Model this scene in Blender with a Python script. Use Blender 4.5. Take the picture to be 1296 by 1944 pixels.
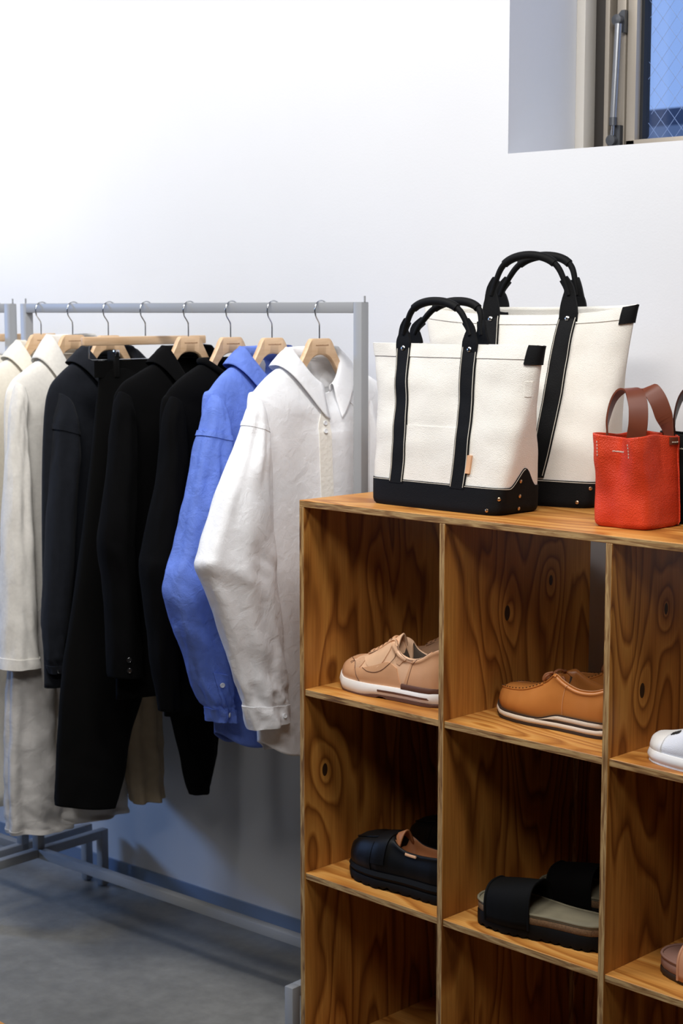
import bpy, bmesh, math, random
from mathutils import Vector, Matrix, noise
random.seed(7)
scene = bpy.context.scene
for o in list(bpy.data.objects): bpy.data.objects.remove(o)
C = scene.collection
PI = math.pi

# ------------------------------------------------------------------ camera
F = 3153.53; EYE = 1.6263
PIT, YAW = math.radians(6.8938), math.radians(48.6289)
DH = Vector((-math.cos(YAW), math.sin(YAW), 0)); RT = Vector((math.sin(YAW), math.cos(YAW), 0))
FW = DH*math.cos(PIT) + Vector((0, 0, -math.sin(PIT))); UP = RT.cross(FW)
cam = bpy.data.cameras.new('camera'); camo = bpy.data.objects.new('camera', cam); C.objects.link(camo)
camo.matrix_world = Matrix(((RT.x, UP.x, -FW.x, 0), (RT.y, UP.y, -FW.y, 0), (RT.z, UP.z, -FW.z, EYE), (0, 0, 0, 1)))
cam.sensor_fit = 'VERTICAL'; cam.sensor_height = 36; cam.lens = F/1944*36
cam.clip_start = .05; scene.camera = camo
cam.dof.use_dof = True; cam.dof.focus_distance = 3.15; cam.dof.aperture_fstop = 7.0

# ------------------------------------------------------------------ world, lights, exposure
scene.view_settings.view_transform = 'Standard'; scene.view_settings.look = 'None'
scene.view_settings.exposure = 0.0; scene.view_settings.gamma = 1.0
world = bpy.data.worlds.new('world'); scene.world = world; world.use_nodes = True
wn = world.node_tree.nodes; wn['Background'].inputs[0].default_value = (.30, .46, .84, 1); wn['Background'].inputs[1].default_value = 1.12

def area(name, loc, target, sx, sy, power, col):
    l = bpy.data.lights.new(name, 'AREA'); l.shape = 'RECTANGLE'; l.size = sx; l.size_y = sy; l.energy = power; l.color = col
    o = bpy.data.objects.new(name, l); C.objects.link(o); o.location = loc
    d = Vector(target)-Vector(loc); o.rotation_euler = d.to_track_quat('-Z', 'Y').to_euler(); return o
area('ceiling_lamp_main', (-2.75, 1.75, 2.98), (-2.6, 2.6, 1.0), 1.3, .2, 33, (1, .985, .965))
area('ceiling_lamp_side', (-1.2, 1.72, 2.98), (-1.5, 2.7, 1.2), .9, .2, 25, (1, .985, .965))
area('ceiling_lamp_far', (-4.7, 1.75, 2.98), (-4.3, 3.05, 2.1), 1.2, .2, 12, (1, .985, .965)).data.spread = 1.5
area('front_fill', (-.9, .4, 2.98), (-2.3, 2.6, 1.1), 1.3, .3, 25, (1, .985, .965))  # added fill from the front right to brighten the clothes, no known fitting
area('high_window_daylight', (-7.95, .4, 2.35), (-3.2, 3.0, .3), .8, .7, 15, (.26, .48, 1.0)).data.spread = 1.2

# ------------------------------------------------------------------ helpers
def at(x, y, X): v = FW+RT*((x-648)/F)+UP*((972-y)/F); return Vector((0, 0, EYE))+v*(X/v.x)
def atY(x, y, Y): v = FW+RT*((x-648)/F)+UP*((972-y)/F); return Vector((0, 0, EYE))+v*(Y/v.y)
RY = -.0584; S0 = Vector((-2.3146, 2.4959, 0))
SX = Vector((math.cos(RY), math.sin(RY), 0)); SY = Vector((-math.sin(RY), math.cos(RY), 0))
def sh(x, y, z): return S0+SX*x+SY*y+Vector((0, 0, z))
def lin(c): return tuple(((v/255)/12.92 if v/255 <= .04045 else ((v/255+.055)/1.055)**2.4) for v in c)

def tag(o, label=None, cat=None, group=None, kind=None):
    if label: o['label'] = label
    if cat: o['category'] = cat
    if group: o['group'] = group
    if kind: o['kind'] = kind
    return o
def thing(name, label, cat, loc=(0, 0, 0), rz=0, group=None):
    o = bpy.data.objects.new(name, None); C.objects.link(o); o.empty_display_size = .05
    o.location = loc; o.rotation_euler = (0, 0, rz); return tag(o, label, cat, group)
def mk(name, verts, faces, mat, parent=None, smooth=True, mats=None, fmat=None, auto=None):
    me = bpy.data.meshes.new(name); me.from_pydata([tuple(v) for v in verts], [], faces)
    for m in (mats or [mat]): me.materials.append(m)
    if fmat:
        for p, i in zip(me.polygons, fmat): p.material_index = i
    if smooth:
        for p in me.polygons: p.use_smooth = True
    me.validate(); me.update()
    if auto: me.set_sharp_from_angle(angle=math.radians(auto))
    o = bpy.data.objects.new(name, me); C.objects.link(o)
    if parent: o.parent = parent
    return o
def fixn(o):
    bm = bmesh.new(); bm.from_mesh(o.data); bmesh.ops.recalc_face_normals(bm, faces=bm.faces); bm.to_mesh(o.data); bm.free(); return o
def world_child(o, parent):
    """keep the world placement of a mesh written in world coordinates below a moved parent"""
    o.parent = parent
    M = Matrix.Translation(parent.location) @ parent.rotation_euler.to_matrix().to_4x4()
    o.data.transform(M.inverted()); return o
def box(name, a, b, mat, parent=None, bev=.0, smooth=False, seg=2):
    bm = bmesh.new(); bmesh.ops.create_cube(bm, size=1)
    a = Vector(a); b = Vector(b)
    for v in bm.verts: v.co = Vector([(a[i]+b[i])/2+v.co[i]*(b[i]-a[i]) for i in range(3)])
    if bev: bmesh.ops.bevel(bm, geom=list(bm.edges), offset=bev, segments=seg, affect='EDGES', profile=.5)
    me = bpy.data.meshes.new(name); bm.to_mesh(me); bm.free(); me.materials.append(mat)
    if bev:
        for p in me.polygons: p.use_smooth = True
        me.set_sharp_from_angle(angle=math.radians(35))
    o = bpy.data.objects.new(name, me); C.objects.link(o)
    if parent: o.parent = parent
    return o
def boxes(name, lst, mat, parent=None):
    V, Fc = [], []
    for a, b in lst:
        n = len(V)
        for z in (a[2], b[2]):
            for (x, y) in ((a[0], a[1]), (b[0], a[1]), (b[0], b[1]), (a[0], b[1])): V.append((x, y, z))
        Fc += [(n, n+3, n+2, n+1), (n+4, n+5, n+6, n+7), (n, n+1, n+5, n+4), (n+1, n+2, n+6, n+5), (n+2, n+3, n+7, n+6), (n+3, n, n+4, n+7)]
    return mk(name, V, Fc, mat, parent, smooth=False)
def catmull(pts, n):
    """resample tuples smoothly to n samples"""
    m = len(pts); out = []
    for i in range(n):
        t = i/(n-1)*(m-1); k = min(int(t), m-2); f = t-k
        p0 = pts[max(k-1, 0)]; p1 = pts[k]; p2 = pts[k+1]; p3 = pts[min(k+2, m-1)]
        out.append(tuple(.5*((2*b)+(-a+c)*f+(2*a-5*b+4*c-d)*f*f+(-a+3*b-3*c+d)*f**3) for a, b, c, d in zip(p0, p1, p2, p3)))
    return out
def lerpl(pts, t):
    m = len(pts); t = max(0, min(1, t))*(m-1); k = min(int(t), m-2); f = t-k
    return tuple(a+(b-a)*f for a, b in zip(pts[k], pts[k+1]))
def interp(tab, x):
    if x <= tab[0][0]: return tab[0][1]
    for (a, va), (b, vb) in zip(tab, tab[1:]):
        if x <= b: return va+(vb-va)*(x-a)/(b-a)
    return tab[-1][1]
def sstep(a, b, x):
    t = max(0, min(1, (x-a)/(b-a))); return t*t*(3-2*t)
def tube(name, pts, r, mat, parent=None, n=10, samples=None, flat=None):
    """round tube along points; r number or list; flat=(ratio) squashes the section"""
    P = [Vector(p) for p in pts]
    if samples: P = [Vector(p) for p in catmull([tuple(p) for p in pts], samples)]
    m = len(P); V, Fc = [], []
    up = None
    for i in range(m):
        d = (P[min(i+1, m-1)]-P[max(i-1, 0)]).normalized()
        if up is None:
            up = Vector((0, 0, 1)) if abs(d.z) < .9 else Vector((1, 0, 0))
        s = d.cross(up).normalized(); up = s.cross(d).normalized()
        rr = r if not isinstance(r, (list, tuple)) else lerpl([(q,) for q in r], i/(m-1))[0]
        for j in range(n):
            a = 2*PI*j/n; V.append(P[i]+s*math.cos(a)*rr+up*math.sin(a)*rr*(flat or 1))
    for i in range(m-1):
        for j in range(n): Fc.append((i*n+j, i*n+(j+1) % n, (i+1)*n+(j+1) % n, (i+1)*n+j))
    Fc.append(tuple(range(n))[::-1]); Fc.append(tuple((m-1)*n+j for j in range(n)))
    return fixn(mk(name, V, Fc, mat, parent, auto=50))
def lathe(name, prof, mat, parent=None, n=16, M=None):
    V, Fc = [], []
    for (r, z) in prof:
        for j in range(n): V.append(Vector((r*math.cos(2*PI*j/n), r*math.sin(2*PI*j/n), z)))
    for i in range(len(prof)-1):
        for j in range(n): Fc.append((i*n+j, i*n+(j+1) % n, (i+1)*n+(j+1) % n, (i+1)*n+j))
    Fc.append(tuple(range(n))[::-1]); Fc.append(tuple((len(prof)-1)*n+j for j in range(n)))
    if M: V = [M @ v for v in V]
    return fixn(mk(name, V, Fc, mat, parent, auto=40))
def frame_to(p, nrm):
    return Matrix.Translation(p) @ Vector(nrm).to_track_quat('Z', 'Y').to_matrix().to_4x4()
def button(p, nrm, r, mat, parent, name='button'):
    return lathe(name, [(r*.9, 0), (r, .0012), (r, .0022), (r*.8, .003), (r*.7, .0022), (r*.15, .002)], mat, parent, 14, frame_to(p, nrm))

class Surf:
    """a surface p = f(u, v): meshes of the whole and of offset patches that lie on it"""
    def __init__(s, f, sign=1): s.f = f; s.sign = sign
    def n(s, u, v):
        e = .004; a = s.f(u+e, v)-s.f(u-e, v); b = s.f(u, min(v+e, 1))-s.f(u, max(v-e, 0)); q = a.cross(b)
        return q.normalized()*s.sign if q.length > 1e-12 else Vector((0, 0, 1))
    def p(s, u, v, off=0): return s.f(u, v)+s.n(u, v)*off
    def mesh(s, name, nu, nv, mat, parent=None, closed=True, v0=0, v1=1, cap0=False, cap1=False, thick=0, u0=0, u1=1):
        V, Fc = [], []; cu = nu if closed else nu+1
        for i in range(nv+1):
            for j in range(cu): V.append(s.f(u0+(u1-u0)*j/nu, v0+(v1-v0)*i/nv))
        for i in range(nv):
            for j in range(nu):
                k = (j+1) % cu if closed else j+1
                Fc.append((i*cu+j, i*cu+k, (i+1)*cu+k, (i+1)*cu+j))
        if cap0: Fc.append(tuple(range(cu))[::-1])
        if cap1: Fc.append(tuple(nv*cu+j for j in range(cu)))
        o = fixn(mk(name, V, Fc, mat, parent))
        if thick:
            m = o.modifiers.new('thickness', 'SOLIDIFY'); m.thickness = thick; m.offset = -1
        return o
    def patch(s, name, U, v0, v1, nu, nv, mat, parent=None, off=.002, V=None, skirt=True):
        """U(t)->(u0,u1) along the patch; or V(t)->(v0,v1) with u from v0..v1 arguments"""
        pts = []; rows = nv+1; cols = nu+1
        for i in range(-1, rows+1):
            for j in range(-1, cols+1):
                a = max(0, min(nv, i))/nv; b = max(0, min(nu, j))/nu
                border = i < 0 or j < 0 or i > nv or j > nu
                if V: u = v0+(v1-v0)*b; va, vb = V(b); v = va+(vb-va)*a
                else: v = v0+(v1-v0)*a; ua, ub = U(a); u = ua+(ub-ua)*b
                pts.append(s.p(u, v, -.0015 if border else off))
        cc = cols+2; Fc = [(i*cc+j, i*cc+j+1, (i+1)*cc+j+1, (i+1)*cc+j) for i in range(rows+1) for j in range(cc-1)]
        o = fixn(mk(name, pts, Fc, mat, parent, auto=45)); return o
def ribbon(name, pts, sides, half, th, mat, parent=None):
    """flat strap along pts; sides = unit width directions; th = thickness"""
    m = len(pts); V, Fc = [], []
    for i in range(m):
        p = Vector(pts[i]); d = (Vector(pts[min(i+1, m-1)])-Vector(pts[max(i-1, 0)])).normalized()
        s = Vector(sides[i]); s = (s-d*s.dot(d)).normalized(); nn = d.cross(s).normalized()
        h = half if not isinstance(half, (list, tuple)) else half[i]
        V += [p-s*h-nn*th/2, p+s*h-nn*th/2, p+s*h+nn*th/2, p-s*h+nn*th/2]
    for i in range(m-1):
        for j in range(4): Fc.append((i*4+j, i*4+(j+1) % 4, i*4+4+(j+1) % 4, i*4+4+j))
    Fc.append((3, 2, 1, 0)); k = (m-1)*4; Fc.append((k, k+1, k+2, k+3))
    return fixn(mk(name, V, Fc, mat, parent, auto=40))
def copy_tree(o, parent=None):
    c = o.copy(); C.objects.link(c)
    if parent: c.parent = parent
    for ch in list(o.children): copy_tree(ch, c)
    return c

# ------------------------------------------------------------------ materials
class NT:
    def __init__(s, name):
        s.m = bpy.data.materials.new(name); s.m.use_nodes = True; s.t = s.m.node_tree; s.b = s.t.nodes['Principled BSDF']
    def add(s, typ, **kw):
        n = s.t.nodes.new(typ)
        for k, v in kw.items():
            if k.startswith('_'): setattr(n, k[1:], v)
            else: n.inputs[k.replace('__', ' ')].default_value = v
        return n
    def link(s, a, b): s.t.links.new(a, b)
    def math(s, op, a, b=None):
        n = s.t.nodes.new('ShaderNodeMath'); n.operation = op
        for i, q in enumerate((a, b)):
            if q is None: continue
            if isinstance(q, (int, float)): n.inputs[i].default_value = q
            else: s.link(q, n.inputs[i])
        return n.outputs[0]
    def ramp(s, fac, stops, interp='LINEAR'):
        n = s.t.nodes.new('ShaderNodeValToRGB'); n.color_ramp.interpolation = interp; e = n.color_ramp.elements
        while len(e) < len(stops): e.new(.5)
        for q, (p, c) in zip(e, stops): q.position = p; q.color = (*c, 1)
        s.link(fac, n.inputs[0]); return n.outputs[0]
    def bump(s, h, strength, dist):
        n = s.t.nodes.new('ShaderNodeBump'); n.inputs['Strength'].default_value = strength; n.inputs['Distance'].default_value = dist
        s.link(h, n.inputs['Height']); s.link(n.outputs[0], s.b.inputs['Normal'])
def simple(name, rgb, rough=.6, metal=0, var=.0, vscale=30, bump=0, bscale=400, spec=.5, sheen=0, coat=0, lowbump=0, lowscale=30, bdist=.001):
    n = NT(name); col = lin(rgb); n.b.inputs['Roughness'].default_value = rough; n.b.inputs['Metallic'].default_value = metal
    n.b.inputs['Specular IOR Level'].default_value = spec; n.b.inputs['Coat Weight'].default_value = coat
    if sheen: n.b.inputs['Sheen Weight'].default_value = sheen
    n.b.inputs['Base Color'].default_value = (*col, 1)
    tc = n.add('ShaderNodeTexCoord')
    if var:
        z = n.add('ShaderNodeTexNoise', Scale=vscale, Detail=4.0); n.link(tc.outputs['Object'], z.inputs['Vector'])
        n.link(n.ramp(z.outputs[0], [(.3, tuple(v*(1-var) for v in col)), (.7, tuple(min(1, v*(1+var)) for v in col))]), n.b.inputs['Base Color'])
    if bump or lowbump:
        z = n.add('ShaderNodeTexNoise', Scale=bscale, Detail=2.0); n.link(tc.outputs['Object'], z.inputs['Vector'])
        h = n.math('MULTIPLY', z.outputs[0], bump)
        if lowbump:
            y = n.add('ShaderNodeTexNoise', Scale=lowscale, Detail=3.0, Distortion=.6); n.link(tc.outputs['Object'], y.inputs['Vector'])
            h = n.math('ADD', h, n.math('MULTIPLY', y.outputs[0], lowbump))
        n.bump(h, 1.0, bdist)
    return n.m
def wood(name, axis, knots=(), light=(190, 132, 62), mid=(174, 114, 50), dark=(126, 74, 28), bands=17.0, spread=1.0, rough=.42):
    """rotary cut fir plywood: contour bands of a stretched noise field, with ring patterns round knots"""
    n = NT(name); tc = n.add('ShaderNodeTexCoord'); oi = n.add('ShaderNodeObjectInfo')
    sc = [3.4*spread]*3; sc['XYZ'.index(axis)] = .75*spread
    mp = n.add('ShaderNodeMapping', Scale=Vector(sc)); n.link(tc.outputs['Object'], mp.inputs['Vector'])
    z = n.add('ShaderNodeTexNoise', _noise_dimensions='4D', Scale=1.6, Detail=2.6, Roughness=.42, Distortion=.3)
    n.link(mp.outputs[0], z.inputs['Vector']); n.link(n.math('MULTIPLY', oi.outputs['Random'], 37.0), z.inputs['W'])
    h = z.outputs[0]; kd = None
    for (kx, ky, kz, s) in knots:
        sc2 = [1/s]*3; sc2['XYZ'.index(axis)] = .55/s
        m2 = n.add('ShaderNodeMapping', _vector_type='POINT', Scale=Vector(sc2), Location=Vector([-a*b for a, b in zip((kx, ky, kz), sc2)]))
        n.link(tc.outputs['Object'], m2.inputs['Vector'])
        ln = n.add('ShaderNodeVectorMath', _operation='LENGTH'); n.link(m2.outputs[0], ln.inputs[0])
        lv = n.math('ADD', ln.outputs['Value'], n.math('MULTIPLY', n.math('SUBTRACT', z.outputs[0], .5), 1.6))
        g = n.math('POWER', 2.718, n.math('MULTIPLY', n.math('POWER', n.math('MAXIMUM', lv, 0.0), 1.3), -1.0))
        h = n.math('ADD', h, n.math('MULTIPLY', g, .2))
        q = n.math('LESS_THAN', ln.outputs['Value'], .17); kd = q if kd is None else n.math('MAXIMUM', kd, q)
    fr = n.math('FRACT', n.math('MULTIPLY', h, bands))
    col = n.ramp(fr, [(0, lin(light)), (.5, lin(mid)), (.80, lin(dark)), (.92, lin(mid)), (1, lin(light))])
    sc3 = [260]*3; sc3['XYZ'.index(axis)] = 9
    m3 = n.add('ShaderNodeMapping', Scale=Vector(sc3)); n.link(tc.outputs['Object'], m3.inputs['Vector'])
    fz = n.add('ShaderNodeTexNoise', Scale=1.0, Detail=2.0); n.link(m3.outputs[0], fz.inputs['Vector'])
    mx = n.add('ShaderNodeMixRGB', _blend_type='MULTIPLY', Fac=.55); n.link(col, mx.inputs[1])
    n.link(n.ramp(fz.outputs[0], [(.3, (.62, .56, .5)), (.6, (1, 1, 1))]), mx.inputs[2])
    out = mx.outputs[0]
    if kd is not None:
        m4 = n.add('ShaderNodeMixRGB'); n.link(kd, m4.inputs[0]); n.link(out, m4.inputs[1]); m4.inputs[2].default_value = (*lin((52, 34, 20)), 1); out = m4.outputs[0]
    n.link(out, n.b.inputs['Base Color']); n.b.inputs['Roughness'].default_value = rough
    n.b.inputs['Specular IOR Level'].default_value = .35
    n.bump(fz.outputs[0], .25, .0006)
    return n.m
def plyedge(name, axis, thick_axis):
    n = NT(name); tc = n.add('ShaderNodeTexCoord'); sc = [30]*3; sc['XYZ'.index(axis)] = 14; sc['XYZ'.index(thick_axis)] = 170
    mp = n.add('ShaderNodeMapping', Scale=Vector(sc)); n.link(tc.outputs['Object'], mp.inputs['Vector'])
    z = n.add('ShaderNodeTexNoise', Scale=1.0, Detail=3.0, Distortion=.8); n.link(mp.outputs[0], z.inputs['Vector'])
    n.link(n.ramp(z.outputs[0], [(.3, lin((96, 62, 30))), (.45, lin((150, 112, 66))), (.6, lin((190, 156, 104))), (.75, lin((140, 100, 58)))]), n.b.inputs['Base Color'])
    n.b.inputs['Roughness'].default_value = .6; n.bump(z.outputs[0], .4, .0008); return n.m

M = {}
M['wall'] = simple('white wall paint', (213, 214, 217), .85, var=.012, vscale=3, bump=.3, bscale=250, bdist=.0006)
M['ceiling'] = simple('ceiling paint', (92, 92, 92), .9)
M['farwall'] = simple('far room paint', (40, 38, 36), .9)
M['base'] = simple('blue grey skirting vinyl', (120, 138, 165), .35)
M['rack'] = simple('grey powder coated steel', (150, 152, 155), .42, bump=.2, bscale=900, bdist=.0003)
M['chrome'] = simple('chrome wire', (205, 208, 212), .18, 1)
M['steel'] = simple('nickel stud', (215, 215, 215), .2, 1)
M['copper'] = simple('copper rivet', (214, 178, 142), .3, 1)
M['beech'] = None
M['cream'] = simple('cream wool cloth', (238, 234, 226), .9, var=.04, vscale=120, bump=.5, bscale=900, sheen=.2, lowbump=1.2, lowscale=22, bdist=.0015)
M['cream2'] = simple('warm ivory cloth', (236, 230, 216), .9, var=.04, vscale=120, bump=.5, bscale=900, sheen=.2, bdist=.0012)
M['sheer'] = simple('thin white cotton', (198, 194, 190), .85, var=.05, vscale=20, bump=.3, bscale=700, lowbump=1.6, lowscale=26, bdist=.002)
M['tan'] = simple('tan cotton twill', (176, 158, 132), .9, var=.06, vscale=40, bump=.4, bscale=800, bdist=.001)
M['navy'] = simple('dark navy wool', (22, 25, 32), .9, var=.12, vscale=60, bump=.5, bscale=900, sheen=.03, spec=.2, lowbump=.8, lowscale=18, bdist=.0015)
M['black'] = simple('black wool', (4, 4, 5), .95, var=.1, vscale=40, bump=.4, bscale=900, spec=.12, bdist=.001)
M['black2'] = simple('black cotton twill', (3, 3, 3), .95, bump=.4, bscale=900, spec=.15, bdist=.001)
M['blue'] = simple('washed blue cotton', (100, 128, 212), .8, var=.12, vscale=26, bump=.4, bscale=700, lowbump=2.2, lowscale=34, bdist=.002)
M['white'] = simple('white cotton poplin', (245, 246, 249), .75, var=.012, vscale=20, bump=.3, bscale=800, lowbump=1.5, lowscale=30, bdist=.002)
M['placket'] = simple('unbleached placket', (240, 237, 229), .85, bump=.6, bscale=120, bdist=.002)
M['pearl'] = simple('pearl button', (226, 228, 232), .25)
M['darkbtn'] = simple('black horn button', (26, 26, 28), .2)
M['label'] = simple('woven label', (236, 238, 240), .8)
M['ink'] = simple('dark ink', (40, 36, 34), .8)
M['brand'] = simple('burnt in print', (150, 104, 70), .8)
M['canvas'] = simple('natural cotton canvas', (235, 231, 222), .9, var=.035, vscale=14, bump=.7, bscale=700, lowbump=1.4, lowscale=12, bdist=.0016)
M['canvas_in'] = simple('canvas lining', (214, 206, 190), .9, var=.05, vscale=14, bump=.6, bscale=700, bdist=.0012)
M['bleather'] = simple('black waxed leather', (7, 7, 8), .7, spec=.2, bump=.5, bscale=500, lowbump=.5, lowscale=30, bdist=.0008)
M['stitch'] = simple('white stitching', (206, 200, 186), .8)
M['natural'] = simple('natural leather', (222, 172, 130), .5, var=.05, vscale=40)
def redleather():
    n = NT('orange red grained leather'); tc = n.add('ShaderNodeTexCoord')
    z = n.add('ShaderNodeTexVoronoi', Scale=420.0); n.link(tc.outputs['Object'], z.inputs['Vector'])
    y = n.add('ShaderNodeTexNoise', Scale=14.0, Detail=3.0); n.link(tc.outputs['Object'], y.inputs['Vector'])
    n.link(n.ramp(y.outputs[0], [(.3, lin((196, 52, 24))), (.7, lin((220, 70, 34)))]), n.b.inputs['Base Color'])
    n.b.inputs['Roughness'].default_value = .5; n.b.inputs['Specular IOR Level'].default_value = .35
    n.bump(z.outputs['Distance'], .55, .0012); return n.m
M['red'] = redleather()
M['brown'] = simple('brown bridle leather', (112, 58, 38), .4, var=.08, vscale=30)
M['dkbrown'] = simple('dark brown bridle leather', (58, 28, 20), .4, var=.08, vscale=30)
M['vach'] = simple('pale vachetta leather', (228, 186, 150), .5, var=.06, vscale=22, bump=.25, bscale=500, bdist=.0006)
M['vach2'] = simple('tan vachetta leather', (212, 162, 122), .45, var=.06, vscale=22, bump=.2, bscale=500, bdist=.0006)
M['perf'] = simple('fine perforated leather', (214, 170, 134), .6, var=.1, vscale=300, bump=1.0, bscale=900, bdist=.001)
M['lining'] = simple('dark shoe lining', (78, 66, 56), .9, bump=.5, bscale=600)
M['cognac'] = simple('cognac leather', (190, 120, 58), .38, var=.07, vscale=16, bump=.15, bscale=400, bdist=.0006)
M['cognac2'] = simple('dark cognac lace', (138, 82, 44), .6)
M['foam'] = simple('white foam rubber', (236, 234, 230), .55)
M['cream_foam'] = simple('cream foam rubber', (222, 206, 186), .55)
M['brnrub'] = simple('brown rubber', (92, 58, 42), .6)
M['dkrub'] = simple('dark brown rubber', (50, 36, 28), .6)
M['blkrub'] = simple('black rubber', (6, 6, 6), .75, spec=.2)
M['blkleather'] = simple('smooth black leather', (8, 8, 8), .5, spec=.22, bump=.15, bscale=500, bdist=.0005)
M['matblk'] = simple('matt black nubuck', (7, 7, 7), .8, spec=.15)
M['insole'] = simple('tan insole leather', (150, 96, 58), .6)
M['cork'] = simple('cork', (112, 84, 56), .85, var=.35, vscale=420)
M['suede'] = simple('olive grey suede footbed', (120, 113, 92), .95, var=.1, vscale=30)
M['pinkfoot'] = simple('dusty pink footbed', (150, 112, 98), .8)
M['pinkstrap'] = simple('pale tan strap leather', (196, 140, 106), .55)
M['wcanvas'] = simple('white canvas', (222, 224, 230), .85, bump=.6, bscale=700)
M['bronze'] = simple('beige aluminium window section', (176, 166, 152), .4, .35)
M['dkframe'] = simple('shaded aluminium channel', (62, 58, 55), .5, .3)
M['flange'] = simple('pale window flange', (214, 208, 198), .5)
M['gasket'] = simple('black gasket', (28, 30, 34), .7)
M['strut'] = simple('brushed strut cylinder', (158, 160, 164), .3, .8)
M['bracket'] = simple('grey zinc bracket', (92, 94, 98), .4, .7)
def hangwood():
    n = NT('pale beech wood'); tc = n.add('ShaderNodeTexCoord'); mp = n.add('ShaderNodeMapping', Scale=Vector((60, 7, 60))); n.link(tc.outputs['Object'], mp.inputs['Vector'])
    z = n.add('ShaderNodeTexNoise', Scale=1.2, Detail=3.0); n.link(mp.outputs[0], z.inputs['Vector'])
    n.link(n.ramp(z.outputs[0], [(.3, lin((206, 168, 128))), (.7, lin((226, 194, 158)))]), n.b.inputs['Base Color']); n.b.inputs['Roughness'].default_value = .45
    return n.m
M['beech'] = hangwood()
def concrete():
    n = NT('polished grey concrete'); tc = n.add('ShaderNodeTexCoord')
    a = n.add('ShaderNodeTexNoise', Scale=1.7, Detail=6.0, Roughness=.6, Distortion=.5); n.link(tc.outputs['Object'], a.inputs['Vector'])
    b = n.add('ShaderNodeTexNoise', Scale=24.0, Detail=5.0, Roughness=.65); n.link(tc.outputs['Object'], b.inputs['Vector'])
    m = n.add('ShaderNodeMixRGB', _blend_type='MULTIPLY', Fac=.8)
    n.link(n.ramp(a.outputs[0], [(.3, lin((114, 113, 109))), (.7, lin((156, 154, 148)))]), m.inputs[1])
    n.link(n.ramp(b.outputs[0], [(.35, (.74, .74, .74)), (.65, (1, 1, 1))]), m.inputs[2]); n.link(m.outputs[0], n.b.inputs['Base Color'])
    n.link(n.ramp(a.outputs[0], [(.3, (.3,)*3), (.7, (.46,)*3)]), n.b.inputs['Roughness']); n.bump(b.outputs[0], .12, .001); return n.m
M['floor'] = concrete()
M['roof'] = simple('dark slate roof', (96, 102, 118), .8)
M['roof2'] = simple('pale parapet', (150, 152, 158), .8)
def glass():
    n = NT('wired window glass'); t = n.t; b = n.b
    tr = t.nodes.new('ShaderNodeBsdfTransparent'); tr.inputs[0].default_value = (.92, .95, 1, 1)
    gl = t.nodes.new('ShaderNodeBsdfGlossy'); gl.inputs['Roughness'].default_value = .08
    mx = t.nodes.new('ShaderNodeMixShader'); mx.inputs[0].default_value = .06
    n.link(tr.outputs[0], mx.inputs[1]); n.link(gl.outputs[0], mx.inputs[2]); n.link(mx.outputs[0], t.nodes['Material Output'].inputs['Surface']); return n.m
M['glass'] = glass()
M['wire'] = simple('glass wire', (150, 168, 204), .6, .0)

# ------------------------------------------------------------------ room
WY = 3.05; WX0, WZ0 = -2.196, 1.972; WX1, WZ1 = -1.05, 2.80; WB = 3.42
st = lambda o: tag(o, kind='structure')
st(boxes('wall_back', [((-8, WY, 0), (WX0, WB, 3.1)), ((WX1, WY, 0), (3, WB, 3.1)), ((WX0, WY, 0), (WX1, WB, WZ0)), ((WX0, WY, WZ1), (WX1, WB, 3.1))], M['wall']))
st(boxes('floor', [((-8, -4, -.1), (3, WB, 0))], M['floor']))
st(boxes('ceiling', [((-8, -4, 3.1), (3, WB, 3.2))], M['ceiling']))
st(boxes('wall_left', [((-8.2, -4, 0), (-8, -.1, 3.1)), ((-8.2, .9, 0), (-8, WB, 3.1)), ((-8.2, -.1, 0), (-8, .9, 1.95)), ((-8.2, -.1, 2.75), (-8, .9, 3.1))], M['wall']))
st(boxes('wall_right', [((3, -4, 0), (3.2, WB, 3.1))], M['farwall']))
st(boxes('wall_front', [((-8, -4.2, 0), (3, -4, 3.1))], M['farwall']))
st(boxes('baseboard_back', [((-8, WY-.007, 0), (3, WY, .057))], M['base']))

# ------------------------------------------------------------------ window in the wall
w = bpy.data.objects.new('window_1', None); C.objects.link(w); w.location = (WX0, 3.36, WZ0); st(w)
def wc(o): return world_child(o, w)
wc(box('frame', (WX0, 3.313, WZ0), (WX0+.024, 3.36, WZ1), M['flange'], bev=.002))
wc(box('frame', (WX1-.024, 3.313, WZ0), (WX1, 3.36, WZ1), M['bronze'], bev=.002))
wc(box('frame', (WX0, 3.313, WZ0), (WX1, 3.36, WZ0+.016), M['bronze'], bev=.002))
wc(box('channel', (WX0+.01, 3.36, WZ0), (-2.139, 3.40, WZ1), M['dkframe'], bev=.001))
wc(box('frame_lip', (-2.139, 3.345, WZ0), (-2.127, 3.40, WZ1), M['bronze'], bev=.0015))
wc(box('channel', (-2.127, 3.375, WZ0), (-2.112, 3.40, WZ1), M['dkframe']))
wc(box('mullion', (-2.112, 3.352, WZ0), (-2.088, 3.40, WZ1), M['bronze'], bev=.0015))
wc(box('gasket', (-2.088, 3.372, WZ0), (-2.082, 3.40, WZ1), M['gasket']))
sash = wc(box('sash', (-2.082, 3.35, 2.0), (-2.058, 3.40, WZ1), M['bronze'], bev=.002))
wc(box('sash', (-2.082, 3.35, WZ0), (WX1, 3.40, 2.016), M['bronze'], bev=.002))
wc(box('gasket', (-2.058, 3.37, 2.016), (-2.05, 3.40, WZ1), M['gasket']))
wc(box('pane', (-2.05, 3.386, 2.016), (WX1, 3.392, WZ1), M['glass']))
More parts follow.
